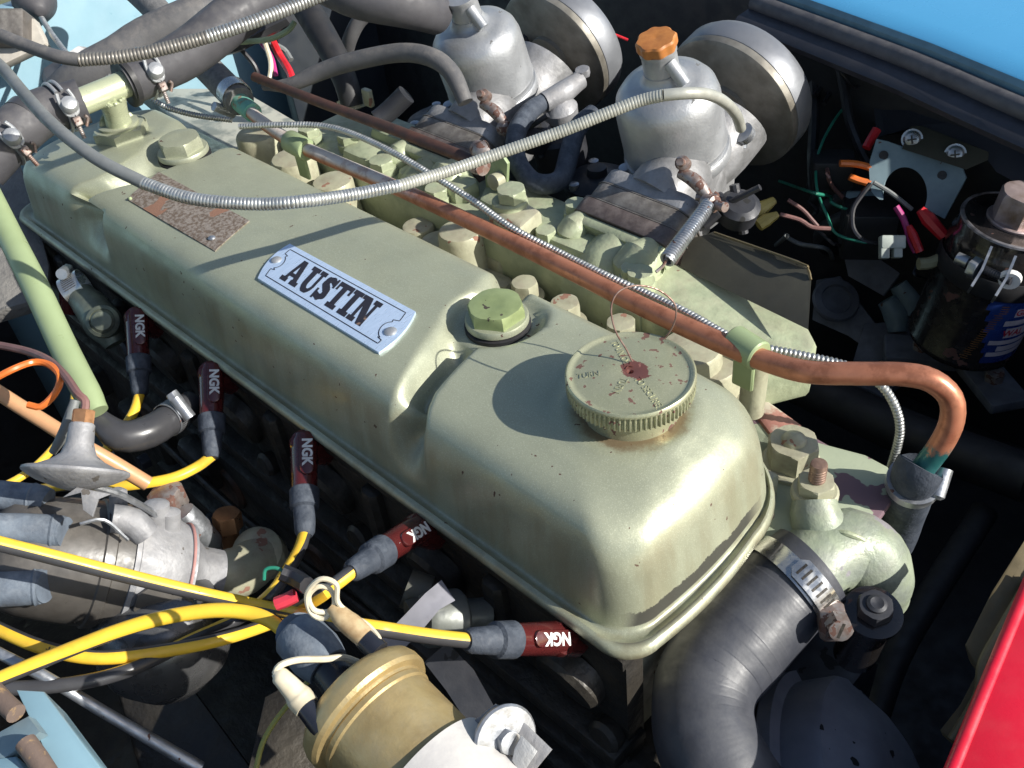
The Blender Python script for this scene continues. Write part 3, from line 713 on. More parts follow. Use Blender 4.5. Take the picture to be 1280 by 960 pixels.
# ================================================================== CARBURETTORS
AN = radians(15); AX = V(0, -sin(AN), cos(AN)); NB = V(0, cos(AN), sin(AN))
A2 = radians(24); N2 = V(0, cos(A2), sin(A2)); Mx = V(0, -sin(A2), cos(A2))
B2 = Pd(843, 172, 83)
def carb(lab):
    root = thing('carburettor', lab, 'carburettor', B2)
    b = MB(); o = B2-AX*1.2
    b.lathe([(3.2, -2.6), (3.6, -2.0), (4.15, -.6), (4.38, .6), (4.48, .75), (4.42, .95), (4.42, 3.5), (4.38, 5.2), (4.15, 6.1), (3.6, 6.8), (2.8, 7.15), (2.0, 7.3), (1.65, 7.6), (1.5, 8.2)], o, AX, 56)
    b.build('suction_chamber', M_alu, root, sharp=50)
    b = MB(); b.lathe([(1.55, 7.4), (1.45, 8.2), (1.42, 9.8), (1.5, 9.9), (1.5, 10.2)], o, AX, 28)
    q = o+AX*8.3+V(1.2, -.3, 0); b.tube([q+AX*1.0, q-AX*.6+V(1.4, -.2, 0)], [.55, .55], seg=14, smooth=False)
    b.build('damper_neck', M_alu, root, sharp=50)
    b = MB(); b.slab([o+V(cos(a), 0, 0)*3.9+V(0, sin(a)*3.9*cos(AN), sin(a)*3.9*sin(AN))-AX*4.6 for a in [2*pi*k/16 for k in range(16)]], AX*2.4, .4)
    for s_ in (-1, 1):
        b.lathe([(.75, -3.2), (.8, -1.5), (.75, -1.2)], o+V(3.3*s_, -2.2, 0), AX, 16)
    b.build('carburettor_body', M_dirtyalloy, root)
    b = MB(); b.lathe([(3.6, -1.1), (4.5, -1.0), (4.62, -.8), (4.62, -.1), (4.5, .1), (4.2, .15)], o, AX, 56); b.build('chamber_flange', M_alu, root)
    for a in (-.5, -2.2, 2.4):
        q = o+V(4.75*cos(a), 0, 0)+NB*4.75*sin(a)-AX*.4
        b = MB(); b.lathe([(.55, -.9), (.6, 0), (.6, .3), (.5, .45), (.1, .5)], q, AX, 16); b.build('chamber_screw', M_zinc, root)
    # throat down to the flange
    S = Pd(802, 243, 79.3)
    b = MB(); b.tube([S+N2*1.4-Mx*2.4, S+N2*4-Mx*2.4, B2-AX*4.5+NB*1, B2-AX*4.6+NB*5, B2-AX*4.0+NB*7.5], [3.0, 2.9, 3.4, 3.6, 3.8], seg=28)
    b.box(B2-AX*7.5+NB*1, (6, 6, 5), None, .9); b.build('throat', M_dirtyalloy, root)
    def ring(n0, n1, hx, hm, sh=.9, seg=6):
        P = []
        for cx_, cm, a0 in ((hx-sh, 0-sh, 0), (-hx+sh, 0-sh, pi/2), (-hx+sh, -hm+sh, pi), (hx-sh, -hm+sh, 1.5*pi)):
            for k in range(seg+1):
                a = a0+pi/2*k/seg; P.append(S+V(1, 0, 0)*(cx_+sh*cos(a))+Mx*(cm+sh*sin(a))+N2*n0)
        return P, N2*(n1-n0)
    b = MB(); b.slab(*ring(.0, 1.5, 4.9, 5.2, 1.6), .16); b.build('carburettor_flange', M_castgrey, root)
    b = MB(); b.slab(*ring(-.14, -.02, 5.1, 5.4, 1.6), .03); b.slab(*ring(-1.85, -1.72, 5.2, 5.5, 1.2), .03); b.build('joint_gasket', M_isol, root)
    b = MB(); b.slab(*ring(-1.72, -.14, 5.0, 5.3, 1.6), .1); b.build('spacer_block', M_isol, root)
    b = MB(); b.slab(*ring(-3.4, -1.85, 5.1, 5.4, 1.0), .1); b.build('insulator_block', mat('dark_brown_spacer', (.11, .085, .078), .5, .1, (.06, .045, .042), 60, .5, .3, .3, dust=(.26, .22, .2, .5)), root)
    # lever gear and screws on the front end
    b = MB(); q = S+V(5.3, 0, 0)+N2*1.5-Mx*.2
    b.lathe([(.55, -.4), (.6, .6), (.35, .7), (.3, 1.4)], q+V(-2.8, 0, 0)+N2*1.6+Mx*1.6, V(.3, -.8, .6), 16)
    b.tube([q+V(-2.8, 0, 0)+N2*1.0+Mx*1.2, q+V(-1.2, 0, 0)+N2*.8+Mx*.9, q+V(.2, 0, 0)+N2*.3], [.5, .6, .45], seg=12)
    b.lathe([(.7, 0), (.7, 1.0), (.4, 1.1), (.4, 2.2)], q, V(1, -.2, .2), 16)
    b.build('throttle_lever', M_zincrust, root)
    b = MB()
    for k in range(6):
        r_ = random.Random(k); b.tube([q+V(r_.uniform(-1, 2), r_.uniform(0, 3), r_.uniform(-4, 0)), q+V(r_.uniform(0, 3), r_.uniform(1, 4), r_.uniform(-3, 1))], r_.uniform(.25, .5), seg=10, smooth=False)
    b.lathe([(1.6, 0), (1.7, 1.4), (1.2, 1.8)], q+V(1, 3, -2.5), V(.3, -.2, 1), 20)
    b.build('linkage', M_darkgrey, root)
    # float chamber beside the throat
    b = MB(); fo = B2+V(-8.6, -.5, -9.5)
    b.lathe([(2.6, -3), (2.9, -2), (3.0, 2.2), (3.25, 2.3), (3.25, 2.9), (3.0, 3.0), (2.6, 3.3), (1.0, 3.5), (.9, 4.2), (.3, 4.3)], fo, (0, 0, 1), 32)
    b.build('float_chamber', M_darkgrey, root)
    for a in (0.3, 2.4, 4.5):
        b = MB(); b.lathe([(.5, 2.9), (.5, 3.5), (.3, 3.6)], fo+V(2.7*cos(a), 2.7*sin(a), 0), (0, 0, 1), 12); b.build('lid_screw', M_zinc, root)
    return root
c2 = carb('silver carburettor nearer the front, its suction chamber topped by an orange cap')
c1 = copy_tree(c2); c1.location = c1.location+Vector((-.228, .0, .0)); c1['label'] = 'silver carburettor cut by the top edge of the photo, beside the dark oil hoses'
o = B2-AX*1.2+AX*10.2
b = MB(); b.lathe([(1.5, 0), (1.58, .2), (1.58, .8), (1.45, .95), (.3, 1.0), (.05, .95)], o, AX, 64, rad=lambda r, a, j: r*(1+.05*cos(8*a)) if r > 1 else r)
b.build('damper_cap', M_orangeplastic, c2)
def afil(lab):
    root = thing('air_filter', lab, 'air filter', Pd(918, 127, 91))
    o = Pd(908, 134, 92.5); b = MB()
    b.lathe([(2.5, -.6), (2.5, -.1), (6.7, 0), (7.1, .25), (7.2, .6), (7.2, .9)], o, NB, 64); b.build('filter_backplate', mat('stained_steel_plate', (.30, .285, .25), .5, .5, (.15, .135, .11), 28, .5, .25, .25), root)
    b = MB(); b.lathe([(7.05, .9), (7.2, 1.0), (7.25, 1.2), (7.25, 3.0), (6.9, 3.7), (6.1, 4.0), (1, 4.1), (.1, 4.1)], o, NB, 64); b.build('filter_case', mat('dull_filter_steel', (.26, .27, .29), .5, .5, (.18, .185, .2), 12, .5, .3, .2), root)
    b = MB()
    for s_ in (-1, 1): b.lathe([(.6, -1.1), (.6, 0)], o+V(3.3*s_, 0, 0)-AX*1.5*s_, NB, 6)
    b.build('filter_bolt', M_darkgrey, root)
    return root
f2 = afil('grey pancake air filter behind the orange-capped carburettor')
f1 = copy_tree(f2); f1.location = f1.location+Vector((-.228, 0, 0)); f1['label'] = 'dark grey pancake air filter at the top edge, behind the cut-off carburettor'
# manifold flanges under both carburettors
S2 = Pd(802, 243, 79.3)
for dx in (0, -22.8):
    S = S2+V(dx, 0, 0); b = MB(); Q = S-N2*3.4
    P = [Q+V(x, 0, 0)+Mx*m for x, m in ((4.6, -.2), (-4.6, -.2), (-5, -.8), (-5, -5), (5, -5), (5, -.8))]
    b.slab(P[::-1], -N2*1.0, .25)
    b.tube([Q+V(-4.0, 0, 0)-Mx*1.2+N2*.1, Q+V(-4.2, 0, 0)-Mx*1.1-N2*1.6, Q+V(-4.3, -.2, -3.6)], [1.0, 1.35, 1.3], seg=20)
    b.tube([Q+V(3.4, 0, 0)-Mx*1.4, Q+V(3.2, 0, 0)-Mx*1.1-N2*2.0, Q+V(3.1, -.3, -4.2)], [1.3, 2.1, 2.0], seg=24)
    b.tube([Q-Mx*2.6, Q-Mx*3.0-N2*3.0, Q+V(0, -1.5, -5)], [2.4, 3.0, 3.2], seg=24)
    b.build('carburettor_seat', M_green, man)
# return spring
def helix(p, q, r, turns, wire, seg=6, n=12):
    M = frame(p, q-p, (0, 0, 1)); L = (q-p).length
    return [M @ Vector((r*cos(2*pi*k/n), r*sin(2*pi*k/n), L*k/(n*turns))) for k in range(int(n*turns)+1)]
sp = thing('return_spring', 'grey coil return spring hooked between carburettor and manifold end', 'spring', Pd(832, 325, 73))
p, q = Pd(833, 326, 73), Pd(886, 256, 76); b = MB()
b.tube(helix(p, q, .52, 27, .12), .125, seg=6, smooth=False)
b.build('spring_coil', M_zinc, sp)
b = MB(); b.tube([p+V(0, 0, .2), Pd(829, 332, 72.9), Pd(820, 340, 72.8)], .13, seg=8); b.build('spring_hook', M_zincrust, sp)
b = MB(); b.tube([q, Pd(892, 250, 76.3), Pd(897, 244, 76.4), Pd(893, 241, 76.5)], .16, seg=8); b.build('spring_hook', M_zincrust, sp)
b = MB(); b.tube([Pd(870, 246, 77), Pd(884, 247, 76.7), Pd(897, 245, 76.4)], [.3, .34, .25], seg=10); b.build('spring_anchor', M_zincrust, sp)

# ================================================================== COPPER PIPE
cp = thing('copper_pipe', 'weathered copper pipe running beside the rocker cover and bending down at the front', 'pipe', Pz(640, 300, 9))
pts = [Pz(302, 130, 10.6), Pz(335, 158, 10.2), Pz(380, 185, 10), Pz(480, 228, 9.8), Pz(600, 283, 9.6), Pz(700, 332, 9.5), Pz(800, 382, 9.5), Pz(900, 428, 9.5), Pz(960, 452, 9.6), Pz(1010, 465, 10), Pz(1070, 467, 10.5), Pz(1130, 468, 10.8), Pz(1165, 476, 10.6), Pz(1188, 497, 9.6), Pz(1190, 525, 8.2), Pz(1176, 556, 6.4), Pz(1150, 590, 4.2), Pz(1143, 602, 3.2)]
b = MB(); b.tube(pts, [.62, .62, .63, .64, .65, .66, .68, .7, .71]+[.73]*9, seg=24); b.build('pipe_tube', M_copper, cp)
for (a, c, z) in (((362, 176), (384, 188), 10), ((916, 424), (950, 446), 9.55)):
    p, q = Pz(*a, z), Pz(*c, z); b = MB(); b.tube([p, p.lerp(q, .05), p.lerp(q, .95), q], [.95, 1.05, 1.05, .95], seg=24, smooth=False)
    d = (q-p).normalized(); b.box((p+q)/2+V(0, .9, -.6), (1.6, .5, 1.6), None, .1); b.box((p+q)/2+V(0, -.1, -2.0), (1.6, .35, 2.6), None, .1)
    b.build('pipe_clip', M_palegreen, cp)
b = MB(); b.tube([Pz(938, 440, 9)+V(0, .9, -.4), Pz(936, 440, 9)+V(0, .9, -6)], .9, seg=20, smooth=False); b.build('clip_post', M_cream, cp)
rod = thing('rusty_rod', 'thin rusty brown rod running parallel to the copper pipe towards the orange-capped carburettor', 'rod', Pz(450, 140, 13))
b = MB(); b.tube([Pz(318, 96, 14), Pz(400, 128, 13.5), Pz(500, 165, 13), Pz(602, 205, 12.5)], [.46, .46, .5, .5], seg=16); b.build('rod_bar', mat('rusty_brown_steel', (.12, .055, .04), .55, .4, (.06, .04, .035), 60, .5, .25, .3), rod)
b = MB(); b.tube([Pz(596, 185, 13.4), Pz(604, 190, 13.4), Pz(612, 186, 13.6)], [.7, .95, .8], seg=16); b.lathe([(.8, -.4), (.8, .6)], Pz(598, 206, 12.6), (1, 0, .1), 16); b.build('rod_end', M_zincrust, rod)
# lower hose on the copper pipe
hz = thing('lower_hose', 'dark hose with a clamp on the end of the bent copper pipe', 'hose', Pz(1145, 620, 0))
b = MB(); b.tube([Pz(1151, 583, 4.6), Pz(1147, 590, 4.2), Pz(1140, 608, 2.4), Pz(1128, 640, -1.5), Pz(1110, 680, -6), Pz(1080, 700, -12)], [1.5, 1.5, 1.45, 1.5, 1.6, 1.6], seg=24); b.build('hose_tube', M_blueboot, hz)
b = MB(); b.tube([Pz(1143, 600, 3.3), Pz(1140, 606, 2.6)], 1.68, seg=28, smooth=False); b.lathe([(.5, -.9), (.5, .9), (.3, 1.1)], Pz(1176, 603, 3.4), V(.2, -.8, -.7), 12); b.tube([Pz(1118, 612, 2.2), Pz(1130, 598, 3.6), Pz(1160, 590, 4), Pz(1172, 600, 3.4)], .14, seg=8); b.build('hose_clamp', M_zinc, hz)

# ================================================================== FRONT OF THE HEAD: PLATE, NUTS, THERMOSTAT HOUSING
fp = thing('front_lug_plate', 'flaking green mounting plate under the acorn nut at the front of the head', 'bracket', Pz(1060, 590, 1))
b = MB(); b.slab([Pz(x, y, .8) for x, y in ((935, 520), (925, 640), (950, 690), (1000, 700), (1060, 690), (1098, 655), (1114, 632), (1119, 610), (1108, 592), (1080, 577), (1035, 565), (1000, 545), (975, 525))][::-1], (0, 0, .7), .15)
b.build('plate_body', mat('flaking_green_plate', (.38, .42, .30), .45, .1, (.32, .36, .26), 40, .5, .3, .4, chip=(.16, .10, .12), chs=32, cht=.56), fp)
b = MB(); b.slab([Pz(x, y, 1.8) for x, y in ((928, 478), (968, 505), (1003, 530), (1010, 545), (995, 552), (965, 545), (935, 505))], (0, 0, -1.5), .3)
b.build('rusty_lug', mat('peeling_lug_paint', (.45, .40, .32), .5, 0, (.33, .15, .12), 40, .5, .06, .5), fp)
p = Pz(989, 577, 1.8)
b = MB(); b.lathe([(2.0, -.3), (2.0, 0), (1.85, .15)], p, seg=28); b.build('washer', M_cream, fp)
b = MB(); b.hexa(3.0, 1.9, p+V(0, 0, .1), phase=.2, ch=.07); b.lathe([(.85, 1.95), (.75, 2.25), (.45, 2.45), (.05, 2.5)], p, seg=20); b.build('acorn_nut', M_cream, fp, sharp=28)
th = thing('thermostat_housing', 'pale green rounded thermostat housing elbow at the front of the engine', 'housing', Pz(1050, 690, 0))
b = MB()
T0 = Pz(1020, 624, 3.0)
bd = MB()
# elbow body, swept from the flange up and round to the hose stub
b.tube([Pz(1100, 745, -5), Pz(1094, 722, -2.6), Pz(1084, 700, -1.0), Pz(1060, 685, -.2), Pz(1030, 696, 0), Pz(1008, 712, 0), Pz(985, 732, -.3)], [1.9, 2.4, 2.6, 2.6, 2.5, 2.5, 2.45], seg=36, step=.5)
b.tube([Pz(1034, 700, -.6), Pz(1028, 672, .6), Pz(1020, 645, 2.0), Pz(1018, 625, 2.7)], [2.7, 2.2, 1.6, 1.4], seg=28)
b.tube([Pz(1015, 690, -.8), Pz(985, 668, -.8), Pz(965, 655, -1.2)], [2.4, 1.9, 1.4], seg=24)
b.build('housing_casting', mat('stained_green_casting', (.27, .31, .22), .5, .1, (.20, .225, .19), 38, .52, .16, .8, 170, .0010, chip=(.22, .21, .22), chs=28, cht=.64, dust=(.34, .33, .26, .4)), th, sharp=60)
b = MB(); b.tube([Pz(1040, 664, 2.2), Pz(1062, 668, 2.4), Pz(1085, 680, 1.6), Pz(1104, 704, -.4)], [.15, .2, .2, .15], seg=8); b.build('casting_seam', M_green, th)
b = MB(); b.slab([Pz(x, y, -3.0) for x, y in ((960, 660), (1000, 640), (1090, 665), (1125, 700), (1128, 745), (1100, 770), (1040, 790), (1000, 760))][::-1], (0, 0, 1.2), .3); b.build('housing_flange', M_green, th)
p = Pz(1019, 612, 3.2); b = MB(); b.lathe([(1.5, -.5), (1.5, -.1), (1.35, .05)], p, seg=28); b.hexa(2.1, .9, p, phase=.1, ch=.12); b.build('stud_nut', M_cream, th, sharp=28)
b = MB(); b.tube([p+V(0, 0, .8), p+V(0, 0, 2.3)], .55, seg=16, smooth=False, rib=(.22, .12)); b.lathe([(.55, 2.2), (.5, 2.4), (.3, 2.45)], p, seg=16); b.build('threaded_stud', mat('dull_bronze_stud', (.30, .2, .15), .5, .5, (.16, .1, .08), 120, .5, .2, .4), th)
# black bolt boss beside the hose clamp
bb = thing('black_bolt_boss', 'black washered bolt on a black cylindrical boss beside the hose clamp', 'bolt', Pz(1085, 790, -3))
p = Pz(1092, 764, 0); ax_ = V(.12, -.1, 1)
b = MB(); b.lathe([(1.35, -6), (1.35, -.6), (1.5, -.5), (1.75, -.4), (1.75, -.1), (1.3, 0)], p, ax_, 32); b.build('boss', M_blackgloss, bb)
b = MB(); b.hexa(1.9, .8, p+V(0, 0, .05), ax_, phase=.3, ch=.14); b.lathe([(.62, .8), (.6, 1.0), (.4, 1.1), (.1, 1.0)], p, ax_, 20); b.build('bolt_head', M_darkgrey, bb, sharp=28)
# radiator hose
rh = thing('radiator_hose', 'thick black rubber radiator hose curving down from the thermostat housing', 'hose', Pz(880, 900, -5))
HP = [Pz(1014, 708, .2), Pz(988, 730, -.3), Pz(962, 757, -.9), Pz(922, 798, -1.6), Pz(886, 846, -2.2), Pz(878, 890, -2.6), Pz(886, 932, -3), Pz(912, 985, -4), Pz(950, 1030, -6)]
b = MB(); b.tube(HP, [2.95, 3.0, 3.15, 3.3, 3.1, 3.0, 3.05, 3.1, 3.1], seg=48, rib=(.30, .0008)); b.build('hose_tube', M_hose, rh)
hc = thing('hose_clamp', 'worm-drive hose clamp with slotted band on the thick radiator hose', 'clamp', Pz(1000, 720, 0))
d0 = (HP[1]-HP[0]).normalized(); c0 = HP[0].lerp(HP[1], .95)
M = frame(c0, d0, (0, 0, 1)); b = MB()
def band(b, M, R, w, t, a0, a1, n=60, holes=None):
    vs, fs = [], []
    for i in range(n+1):
        a = a0+(a1-a0)*i/n
        for (r, h) in ((R, -w/2), (R+t, -w/2), (R+t, w/2), (R, w/2)): vs.append(M @ Vector((r*cos(a), r*sin(a), h)))
    for i in range(n):
        for k in range(4): fs.append([i*4+k, i*4+(k+1) % 4, (i+1)*4+(k+1) % 4, (i+1)*4+k])
    fs += [[0, 1, 2, 3], [n*4+3, n*4+2, n*4+1, n*4]]
    b.add(vs, fs)
band(b, M, 3.15, 1.3, .08, 0, 2*pi, 80); b.build('clamp_band', M_stain, hc)
def slots(M, R, w, a0, a1, n, parent, m):
    b = MB()
    for i in range(n):
        a = a0+(a1-a0)*i/n; da = (a1-a0)/n*.36
        b.add([M @ Vector((R*cos(q), R*sin(q), h)) for q, h in ((a, -w/2), (a+da, -w/2+.0), (a+da, w/2), (a, w/2))], [[0, 1, 2, 3]])
    b.build('band_slot', m, parent, fix=False)
# free tongue of the band: lifted strip toward the screw
Mi = M.inverted()
def angM(p): q = Mi @ p; return atan2(q.y, q.x)
aA, aB = angM(Pz(1003, 702, 2.4)), angM(Pz(1043, 775, -.2))
if aB-aA > pi: aB -= 2*pi
if aA-aB > pi: aB += 2*pi
TN = [M @ Vector(((3.36+.12*sin(pi*k/12))*cos(aA+(aB-aA)*k/12), (3.36+.12*sin(pi*k/12))*sin(aA+(aB-aA)*k/12), -.25)) for k in range(13)]
def strip(b, P, side, wdt, t=.07):
    vs, fs = [], []
    for i, p in enumerate(P):
        d = (P[min(i+1, len(P)-1)]-P[max(0, i-1)]).normalized(); s_ = (side-d*side.dot(d)).normalized(); n_ = d.cross(s_)
        ww = wdt[i] if isinstance(wdt, list) else wdt
        vs += [p+s_*ww-n_*t/2, p-s_*ww-n_*t/2, p-s_*ww+n_*t/2, p+s_*ww+n_*t/2]
        if i:
            for k in range(4): fs.append([(i-1)*4+k, (i-1)*4+(k+1) % 4, i*4+(k+1) % 4, i*4+k])
    fs += [[0, 1, 2, 3], [len(vs)-1, len(vs)-2, len(vs)-3, len(vs)-4]]
    b.add(vs, fs)
b = MB(); strip(b, TN, -d0, [.35]+[.72]*12); b.build('band_tongue', M_stain, hc)
b = MB()
for k in range(9):
    t = (k+.9)/10.5*12; i = int(t); p = TN[i].lerp(TN[i+1], t-i); d = (TN[min(12, i+1)]-TN[i]).normalized(); s_ = (-d0+d*d0.dot(d)).normalized(); n_ = d.cross(s_)
    if n_.dot(p-c0) < 0: n_ = -n_
    p = p+n_*.05; b.add([p+s_*.42+d*.0, p-s_*.42+d*.0, p-s_*.42+d*.16, p+s_*.42+d*.16], [[0, 1, 2, 3]])
b.build('band_slot', M_black, hc, fix=False)
b = MB(); q = Pz(1040, 775, .6); b.box(q+V(0, 0, -.1), (1.6, 2.2, 1.3), Matrix.Rotation(.7, 3, 'Z'), .25); b.build('screw_housing', M_zincrust, hc)
b = MB(); ax_ = V(.55, -.6, .35).normalized(); q = Pz(1046, 777, .9); b.hexa(1.35, 1.0, q, ax_, phase=.3, ch=.2); b.build('clamp_screw', M_zincrust, hc, sharp=28)
b = MB(); fr = frame(q+ax_*1.01, ax_, (.2, .3, 1)); b.add([fr @ Vector(v) for v in ((-.5, -.09, 0), (.5, -.09, 0), (.5, .09, 0), (-.5, .09, 0))], [[0, 1, 2, 3]]); b.build('screw_slot', M_black, hc, fix=False)

# ================================================================== BREATHER T-PIPE AND HOSES (rear)
tp = thing('breather_tee', 'pale green welded tee pipe screwed into the rear of the rocker cover', 'pipe', PS(153, 166))
tb = PS(153, 168)
pa, pb = Pz(88, 133, 16.2), Pz(176, 97, 16.2)
tc_ = Pz(136, 114, 16.2)
b = MB(); b.tube([pa, pb], 1.2, seg=28, smooth=False); top = tc_+V(0, 0, -.5)
b.tube([tb+V(0, 0, .9), tb.lerp(top, .25)+V(0, 0, .1), tb.lerp(top, .6), top], [1.75, 1.2, 1.12, 1.3], seg=28); b.build('tee_tube', M_sagepipe, tp, sharp=60)
b = MB(); b.hexa(4.5, 1.1, tb+V(0, 0, -.1), phase=.35, ch=.05); b.lathe([(1.85, .9), (1.9, 1.25), (1.6, 1.35)], tb, seg=28); b.build('hex_flange', M_cover, tp, sharp=28)
b = MB(); r_ = random.Random(3)
for k in range(26):
    a = r_.uniform(0, 2*pi); q = tc_+V(cos(a)*1.15, sin(a)*1.15, -.85+r_.uniform(-.1, .1)); b.lathe([(.0, -.18), (.17, -.08), (.2, .05), (.1, .16), (.0, .18)], q, (r_.uniform(-1, 1), r_.uniform(-1, 1), 1), 8)
b.build('weld_bead', M_sagepipe, tp)
def hose(name, lab, pts, r, m, seg=28, rib=None, cat='hose', step=None, **k):
    t = thing(name, lab, cat, pts[0]); b = MB(); b.tube(pts, r, seg=seg, rib=rib, step=step, **k); b.build('hose_tube' if cat == 'hose' else cat.split()[-1]+'_tube', m, t); return t
hl = hose('breather_hose', 'thick black rubber hose leaving the tee pipe to the left', [Pz(104, 126, 16.2), Pz(80, 133, 16.2), Pz(50, 142, 16.2), Pz(15, 168, 15.6), Pz(-25, 210, 14)], [2.0, 2.0, 2.1, 2.2, 2.2], M_rubber)
b = MB(); b.tube([Pz(40, 146, 16.15), Pz(31, 154, 16.0)], 2.17, seg=28, smooth=False); b.build('hose_band', M_wireblk, hl)
hr = hose('heater_hose', 'thick black rubber hose rising from the tee pipe to the right', [Pz(158, 104, 16.2), Pz(185, 92, 16.4), Pz(235, 66, 17), Pz(285, 27, 18.5), Pz(350, -25, 20)], [2.0, 2.05, 2.2, 2.25, 2.3], M_rubber)
b = MB(); b.tube([Pz(156, 105, 16.2), Pz(162, 102.5, 16.2)], 2.25, seg=28, smooth=False); b.build('hose_lip', M_blackpaint, hr)
hose('rear_heater_hose', 'black hose crossing behind the breather hoses at the top left', [Pz(82, 118, 10), Pz(110, 92, 12), Pz(150, 70, 13), Pz(185, 47, 14), Pz(250, 18, 15), Pz(330, -20, 15)], [2.3, 2.2, 2.2, 2.2, 2.2, 2.2], M_rubber2)
hc2 = hose('braided_hose', 'dusty grey braided hose clamped onto the rear end of the copper pipe', [Pz(150, -30, 17), Pz(195, 12, 15), Pz(235, 60, 13), Pz(270, 96, 11.6), Pz(300, 127, 10.7)], 1.5, M_braid)
def wireclamp(c, d, R, lab, tilt, kx=1.):
    t = thing('wire_hose_clamp', lab, 'clamp', c); M = frame(c, d, tilt)
    b = MB()
    for off in (-.28, .28):
        b.tube([M @ Vector((R*cos(a), R*sin(a), off*(1+.8*(cos(a*.5-pi/2) ** 2)*0))) for a in [-.35+(2*pi-.35-.35)*k/40+.35*1 for k in range(41)]], .17, seg=8, smooth=False)
    b.build('clamp_wire', M_alu, t)
    q = M @ Vector((R+.35, .25, 0)); n = (M.to_3x3() @ Vector((1, 0, 0))); tn = (M.to_3x3() @ Vector((0, 1, 0)))
    if tn.dot(CU) < 0: tn = -tn; q = M @ Vector((R+.35, -.25, 0))
    b = MB(); b.lathe([(.78, -.2), (.82, .1), (.62, .48), (.25, .62), (.02, .63)], q, n*.7+tn*.4, 20)
    for off in (-.5, .5):
        dd = M.to_3x3() @ Vector((0, 0, 1)); b.tube([q+dd*off-n*.15+tn*1.2, q+dd*off*1.3-n*.1+tn*.4, q+dd*off*1.0-n*.05-tn*.7, q+n*.12-tn*.95], .17, seg=8)
    b.build('screw_head', M_alu, t)
    b = MB(); b.box(q-tn*1.5-n*.1, (.8, .8, .7), M.to_3x3(), .1); b.tube([q-tn*.5-n*.05, q-tn*3.1-n*.4], .2, seg=10, smooth=False, rib=(.16, .15))
    dd = M.to_3x3() @ Vector((0, 0, 1)); b.tube([q-tn*1.3+dd*.8, q-tn*1.6+dd*1.0-n*.1, q-tn*2.2+dd*.6-n*.2], .14, seg=8)
    b.build('clamp_screw', M_zincrust, t)
hd = (pb-pa).normalized()
wireclamp(Pz(76, 134, 16.2), hd, 2.25, 'double-wire hose clamp on the left hose, next to the tee pipe', CAM-Pz(76, 134, 16)+CR*30-CU*5)
wireclamp(Pz(4, 175, 15.4), (Pz(15, 168, 15.6)-Pz(-10, 190, 15)), 2.4, 'double-wire hose clamp at the left edge of the photo', CAM-Pz(4, 175, 16)+CR*30-CU*5)
wireclamp(Pz(182, 92, 16.3), hd, 2.25, 'double-wire hose clamp on the hose right of the tee pipe', CAM-Pz(176, 96, 16)+CR*30-CU*5)
def wormclamp(c, d, R, lab, w=1.1, a0=0., ref=(0, 0, 1), m=None):
    t = thing('hose_clamp', lab, 'clamp', c); M = frame(c, d, ref); b = MB(); band(b, M, R, w, .06, 0, 2*pi, 64); b.build('clamp_band', m or M_stain, t)
    slots(M, R+.075, w*.6, a0, a0+1.1, 8, t, M_black)
    q = M @ Vector((R*cos(a0-.35), R*sin(a0-.35), 0)); tn = M.to_3x3() @ Vector((-sin(a0-.35), cos(a0-.35), 0)); n = M.to_3x3() @ Vector((cos(a0-.35), sin(a0-.35), 0))
    b = MB(); b.tube([q+n*.35-tn*1.0, q+n*.35+tn*.9], .5, seg=16, smooth=False); b.hexa(.9, .5, q+n*.35-tn*1.0, -tn); b.build('clamp_screw', m or M_zinc, t)
wormclamp(Pz(293, 118, 11), Pz(303, 130, 10.6)-Pz(270, 96, 11.6), 1.55, 'small worm-drive clamp where the braided hose meets the copper pipe', 1.5, 2.3, CAM-Pz(293, 118, 11))
vg = MB(); vg.tube([Pz(300, 128, 10.6), Pz(316, 141, 10.4)], .95, seg=20, smooth=False); vg.build('pipe_collar', M_verdigris, cp)

# ---- flexible cables
def cable(lab, pts, r, segs, cat='cable', name='flexible_cable', parts=None):
    t = thing(name, lab, cat, pts[0])
    for (i0, i1, m, rib) in parts:
        b = MB(); b.tube(pts[i0:i1+1], r, seg=14, rib=rib, step=.4); b.build('cable_sleeve', m, t)
    return t
HB = [Pz(-30, 60, 25), Pz(0, 82, 24.6), Pz(30, 117, 24), Pz(60, 150, 23.4), Pz(95, 180, 22.6), Pz(130, 204, 21.8), Pz(180, 229, 20.8), Pz(230, 246, 20.2), Pz(280, 253, 19.9), Pz(330, 255, 19.6), Pz(375, 252, 19.5), Pz(430, 245, 18.7), Pz(500, 232, 18.2),
      Pz(560, 214, 18.2), Pz(620, 193, 18.7), Pz(700, 165, 19.8), Pz(760, 141, 20.8), Pz(800, 126, 21.4), Pz(830, 119, 21.8), Pz(860, 116.5, 21.8), Pz(885, 118, 21), Pz(905, 127, 19.6), Pz(920, 143, 17.6), Pz(926, 160, 15.6)]
t = thing('arched_flex_cable', 'long grey flexible cable arching across the whole engine above the plates to the orange-capped carburettor', 'cable', HB[0])
def sub(i0, i1, m, rib, r=.46, shp=0):
    b = MB(); b.tube(HB[i0:i1+1], r, seg=16, rib=rib, step=.4); b.build('cable_sleeve', m, t)
sub(0, 6, M_conduit, None, .45); sub(6, 12, M_steelflex, (.24, .10), .44); sub(12, 18, M_whiteflex, (.22, .07), .42); sub(18, 23, M_whiteflex, None, .40)
b = MB(); b.lathe([(.9, -.3), (.95, .4), (.6, .5)], Pd(931, 168, 85), V(-.2, -.5, .6), 20); b.tube([Pd(926, 158, 84.6), Pd(930, 168, 85.2), Pd(929, 185, 85.6)], .35, seg=10); b.build('cable_end', M_zinc, t)
